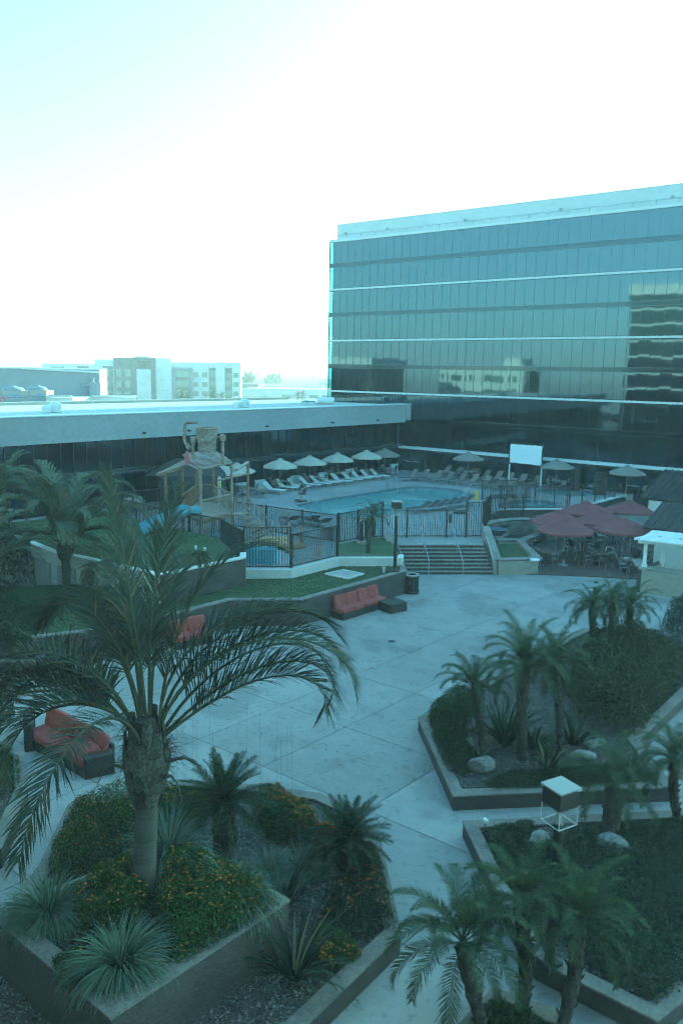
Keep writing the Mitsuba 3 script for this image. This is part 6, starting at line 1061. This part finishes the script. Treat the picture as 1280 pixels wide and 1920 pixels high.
shrub('orange-flowered lantana filling the back left of the large planter', PG(X3(-6.273, 17.709, 0.600), X3(-5.632, 18.339, 0.600), X3(-4.938, 18.437, 0.600), X3(-4.253, 16.042, 0.600), X3(-4.749, 15.273, 0.600), X3(-5.586, 14.811, 0.600), X3(-6.076, 15.512, 0.600)), .38, .72, 13000, 190, 61, edge=.4)
shrub('orange-flowered lantana behind the big palm and the tall sago', PG(X3(-4.694, 18.244, 0.600), X3(-3.784, 18.576, 0.600), X3(-3.077, 18.295, 0.600), X3(-3.034, 16.902, 0.600), X3(-3.951, 16.662, 0.600)), .38, .75, 7000, 170, 62, edge=.4)
shrub('dome of orange lantana at the back right corner of the large planter', PG(X3(-2.103, 18.326, 0.600), X3(-1.325, 18.400, 0.600), X3(-0.580, 17.766, 0.600), X3(-0.364, 16.873, 0.600), X3(-0.830, 16.543, 0.600), X3(-1.572, 16.838, 0.600)), .38, .85, 9000, 420, 63, edge=.55)
shrub('orange lantana between the dome and the low sago palm', PG(X3(-0.617, 17.149, 0.600), X3(0.120, 17.215, 0.600), X3(0.360, 16.577, 0.600), X3(-0.343, 16.151, 0.600)), .38, .55, 2600, 260, 64, edge=.35)
shrub('low lantana along the right wall of the large planter', PG(X3(0.725, 16.747, 0.500), X3(0.925, 16.343, 0.500), X3(1.177, 13.991, 0.500), X3(0.232, 13.597, 0.500), X3(-0.378, 13.877, 0.500), X3(-0.192, 14.671, 0.500)), .38, .42, 7500, 130, 65, tone=(.045, .065, .04), edge=.4)
shrub('yellow-flowered lantana at the lower right of the large planter', PG(X3(-0.381, 13.953, 0.500), X3(0.232, 13.597, 0.500), X3(0.523, 13.181, 0.500), X3(-0.148, 12.701, 0.500), X3(-0.547, 13.157, 0.500)), .38, .42, 3000, 150, 66, ftone=((.62, .24, .03), (.62, .20, .03)), edge=.3)
shrub('yellow-flowered lantana filling the right half of the raised planter', PG(X3(-3.233, 12.910, 1.600), X3(-3.371, 14.163, 1.600), X3(-2.962, 14.704, 1.600), X3(-2.009, 13.948, 1.600), X3(-1.019, 13.187, 1.600), X3(-1.783, 12.322, 1.600), X3(-2.543, 11.610, 1.600)), 1.34, .62, 17000, 230, 67, ftone=((.64, .23, .03), (.62, .18, .025)), edge=.3, tone=(.075, .125, .05))
shrub('yellow-green lantana behind the palm trunk in the raised planter', PG(X3(-4.875, 13.163, 1.600), X3(-4.004, 14.232, 1.600), X3(-3.564, 14.331, 1.600), X3(-3.267, 13.055, 1.600), X3(-3.403, 12.282, 1.600), X3(-4.188, 12.197, 1.600)), 1.34, .58, 9000, 110, 68, ftone=((.64, .23, .03), (.66, .16, .025)), edge=.3)
shrub('dark lantana between the two front grass clumps', PG(X3(-4.594, 11.686, 1.500), X3(-4.220, 12.004, 1.500), X3(-3.778, 11.705, 1.500), X3(-3.773, 11.127, 1.500), X3(-4.203, 11.173, 1.500)), 1.34, .28, 2600, 40, 69, ftone=((.6, .46, .1),), edge=.25)
shrub('clipped rounded hedge at the left tip of the right hand planter', PG(X3(2.729, 23.506, 0.600), X3(3.923, 25.007, 0.600), X3(4.516, 24.388, 0.600), X3(3.961, 22.979, 0.600), X3(2.851, 22.387, 0.600)), .34, .80, 8000, 0, 81, 'hedge', 'hedge', .028, (.05, .08, .035), edge=.35, bump=.08)
shrub('lower bushy ground cover below the clipped hedge', PG(X3(2.748, 22.418, 0.500), X3(3.781, 22.818, 0.500), X3(3.804, 20.951, 0.500), X3(3.374, 20.032, 0.500), X3(2.955, 20.311, 0.500)), .34, .42, 6000, 0, 82, 'bush', 'bush', .026, (.055, .075, .035), edge=.35)
shrub('low green ground cover along the front wall of the right hand planter', PG(X3(3.813, 19.667, 0.400), X3(4.703, 20.267, 0.400), X3(6.819, 20.636, 0.400), X3(8.257, 20.991, 0.400), X3(8.315, 19.956, 0.400), X3(5.935, 19.517, 0.400), X3(4.098, 19.322, 0.400)), .34, .26, 9000, 0, 83, 'ground_cover', 'ground cover', .024, (.045, .07, .035), edge=.4)
shrub('tall mixed undergrowth in the middle of the far right bed', PG(X3(7.698, 26.089, 0.500), X3(9.638, 30.204, 0.500), X3(11.866, 30.624, 0.500), X3(12.573, 27.788, 0.500), X3(8.770, 22.464, 0.500), X3(7.390, 23.142, 0.500)), .34, 1.35, 20000, 0, 84, 'undergrowth', 'undergrowth', .055, (.08, .09, .05), edge=.8)
shrub('blue-green leafy shrub at the right edge in front of the stone bar', PG(X3(13.003, 31.694, 0.600), X3(15.387, 33.982, 0.600), X3(15.031, 31.133, 0.600), X3(12.509, 28.601, 0.600)), .34, 2.0, 9000, 0, 85, 'bush', 'bush', .045, (.06, .085, .07), edge=.7)
shrub('scrubby ground cover behind the lamp post in the near right planter', PG(X3(3.433, 17.419, 0.400), X3(4.707, 17.797, 0.400), X3(4.595, 15.821, 0.400), X3(3.880, 14.915, 0.400), X3(3.515, 16.173, 0.400)), .34, .30, 6000, 0, 86, 'ground_cover', 'ground cover', .028, (.065, .085, .05), edge=.4)
shrub('dense ground cover filling the right side of the near right planter', PG(X3(5.385, 17.477, 0.400), X3(10.055, 18.313, 0.400), X3(7.972, 14.061, 0.400), X3(5.510, 12.145, 0.400), X3(4.445, 13.260, 0.400), X3(4.330, 14.760, 0.400)), .34, .34, 26000, 0, 87, 'ground_cover', 'ground cover', .032, (.06, .09, .055), edge=.5)
shrub('ferny plant beside the boulder in the near right planter', PG(X3(4.551, 16.600, 0.400), X3(5.209, 16.824, 0.400), X3(5.115, 15.835, 0.400), X3(4.412, 15.540, 0.400)), .34, .5, 3000, 0, 88, 'bush', 'bush', .035, (.06, .085, .05), edge=.3)
shrub('small clipped hedge in the bottom planter under the near palm', PG(X3(2.227, 11.624, 0.600), X3(2.709, 12.115, 0.600), X3(3.317, 11.815, 0.600), X3(3.772, 10.922, 0.600), X3(2.660, 10.333, 0.600)), .42, .28, 7000, 0, 89, 'hedge', 'hedge', .026, (.05, .085, .04), edge=.25, bump=.1)
shrub('dark undergrowth behind the low planter wall at the left edge', PG(X3(-14.547, 27.881, 0.500), X3(-11.203, 28.205, 0.500), X3(-10.816, 31.786, 0.500), X3(-14.103, 33.446, 0.500), X3(-17.882, 33.235, 0.500)), .42, .95, 9000, 0, 90, 'undergrowth', 'undergrowth', .05, (.045, .06, .04), edge=.6)
shrub('dark undergrowth around the palm feet by the louvred enclosure', PG(X3(-16.341, 34.299, 0.200), X3(-14.532, 36.956, 0.200), X3(-9.431, 33.900, 0.200), X3(-8.427, 31.787, 0.200), X3(-11.104, 31.314, 0.200)), -.01, .7, 8000, 0, 91, 'undergrowth', 'undergrowth', .05, (.05, .062, .042), edge=.6)
shrub('green bush at the left edge beside the corner sofa', PG(X3(-10.050, 20.575, 0.600), X3(-9.323, 20.919, 0.600), X3(-8.469, 20.171, 0.600), X3(-7.974, 18.912, 0.600), X3(-8.707, 17.634, 0.600)), .42, .5, 4500, 0, 92, 'bush', 'bush', .026, (.05, .08, .04), edge=.35)
shrub('broad dark tree crown behind the left palms', PG(X3(-19.482, 40.033, 0.500), X3(-17.794, 41.866, 0.500), X3(-14.930, 38.739, 0.500), X3(-14.416, 34.219, 0.500), X3(-16.331, 33.321, 0.500)), .3, 3.0, 9000, 0, 93, 'bush', 'bush', .07, (.04, .055, .04), edge=1.2)
def scatter_twigs(label, poly, z, n, seed, h=.5, tone=(.13, .12, .09)):
    k = thing('dry_twigs', label, 'twigs'); r = np.random.default_rng(seed); m = MB()
    for p in sample_in(poly, n, r):
        a = r.uniform(0, 6.28); q = np.array([p[0], p[1], z]); o = np.array([math.cos(a), math.sin(a), 0]); m.tube([q, q + o * .1 + [0, 0, h * .5], q + o * r.uniform(.1, .4) + [0, 0, h * r.uniform(.5, 1.1)]], [.007, .005, .002], 4, cap=False)
    part(k, 'twig', m, 'm_boot', kind='stuff')
scatter_twigs('bare pale twigs poking from the yellow lantana', PG(X3(-0.412, 13.438, 0.500), X3(-0.018, 13.591, 0.500), X3(0.037, 13.034, 0.500), X3(-0.343, 12.892, 0.500)), .38, 30, 3, .5)
scatter_twigs('bare dry twigs at the right edge in front of the bar shrub', PG(X3(11.550, 30.926, 0.500), X3(13.286, 32.703, 0.500), X3(12.363, 29.731, 0.500), X3(11.011, 28.801, 0.500)), .34, 60, 4, 1.3)

def rock(label, c, d, seed, yaw=0.0):
    k = thing('boulder', label, 'boulder', None); mm_ = trimesh.creation.icosphere(4, .5); v = np.array(mm_.vertices); r = np.random.default_rng(seed)
    for i in range(9): n = r.normal(0, 1, 3); n /= np.linalg.norm(n); dd = v @ n - r.uniform(.26, .42); v = v - np.where(dd > 0, dd, 0)[:, None] * n * .92
    v += (meshkit.fbm(v * 6 + seed, 4)[:, None] - .5) * .10 * v * 2; cy, sy = math.cos(yaw), math.sin(yaw); v = v * np.array(d) @ np.array([[cy, sy, 0], [-sy, cy, 0], [0, 0, 1]]) + p3(c) + [0, 0, d[2] * .28]; scene[k] = mikit.ply((v, np.array(mm_.faces)), 'm_rock', smooth=25)
rock('large pale boulder in the mulch near the front wall of the right hand planter', X3(3.884, 20.501, 0.340), (.85, .6, .55), 1, .4)
rock('pale rounded boulder below the leaning date palm', X3(4.115, 23.065, 0.340), (.65, .5, .6), 2)
rock('small bluish rock beside the broad-leaved plant', X3(3.791, 21.991, 0.340), (.35, .3, .35), 3)
rock('flat pale rock at the right of the mulch, upper of two', X3(7.418, 22.122, 0.340), (.85, .5, .3), 4, .2)
rock('flat pale rock at the right of the mulch, lower of two', X3(6.875, 21.217, 0.340), (.85, .5, .34), 5, -.1)
rock('large pale slanted boulder left of the near lamp post', X3(4.591, 16.860, 0.340), (.75, .55, .6), 6, .9)
rock('small pale stone near the corner of the near right planter', X3(3.669, 17.259, 0.340), (.35, .3, .25), 7)
rock('triangular grey boulder right of the dark palm trunk', X3(6.252, 16.741, 0.340), (.8, .6, .6), 8, -.4)
k = thing('spot_light', 'small white garden spotlight on a stake near the planter corner', 'light'); q = p3(X3(3.519, 17.610, 0.340)); part(k, 'stake', MB().bar(q, q + [0, 0, .2], .02), 'm_dark_metal'); part(k, 'head', MB().box(q + [0, 0, .24], (.09, .14, .09), .5, .02), 'm_white_metal')
# a thin growth of blades along the lawn edges and the near turf
def turf_blades(parent_label, poly, z, n, seed):
    r = np.random.default_rng(seed); q = sample_in(poly.buffer(-.15), n, r); a = r.uniform(0, 6.28, n); h = r.uniform(.03, .06, n); o = np.c_[np.cos(a), np.sin(a)] * .012; V = np.stack([np.c_[q - o, np.full(n, z)], np.c_[q + o, np.full(n, z)], np.c_[q + r.normal(0, .02, (n, 2)), z + h]], 1); k = thing('grass', parent_label, 'grass'); labels[k]['kind'] = 'stuff'; scene[k] = mikit.ply((V.reshape(-1, 3), np.arange(3 * n).reshape(-1, 3)), 'm_turf_blade')
turf_blades('short turf blades on the lawn terrace', lawn_poly, LZ, 40000, 1)
turf_blades('short turf blades on the raised turf bed', rpoly, rz, 20000, 2)
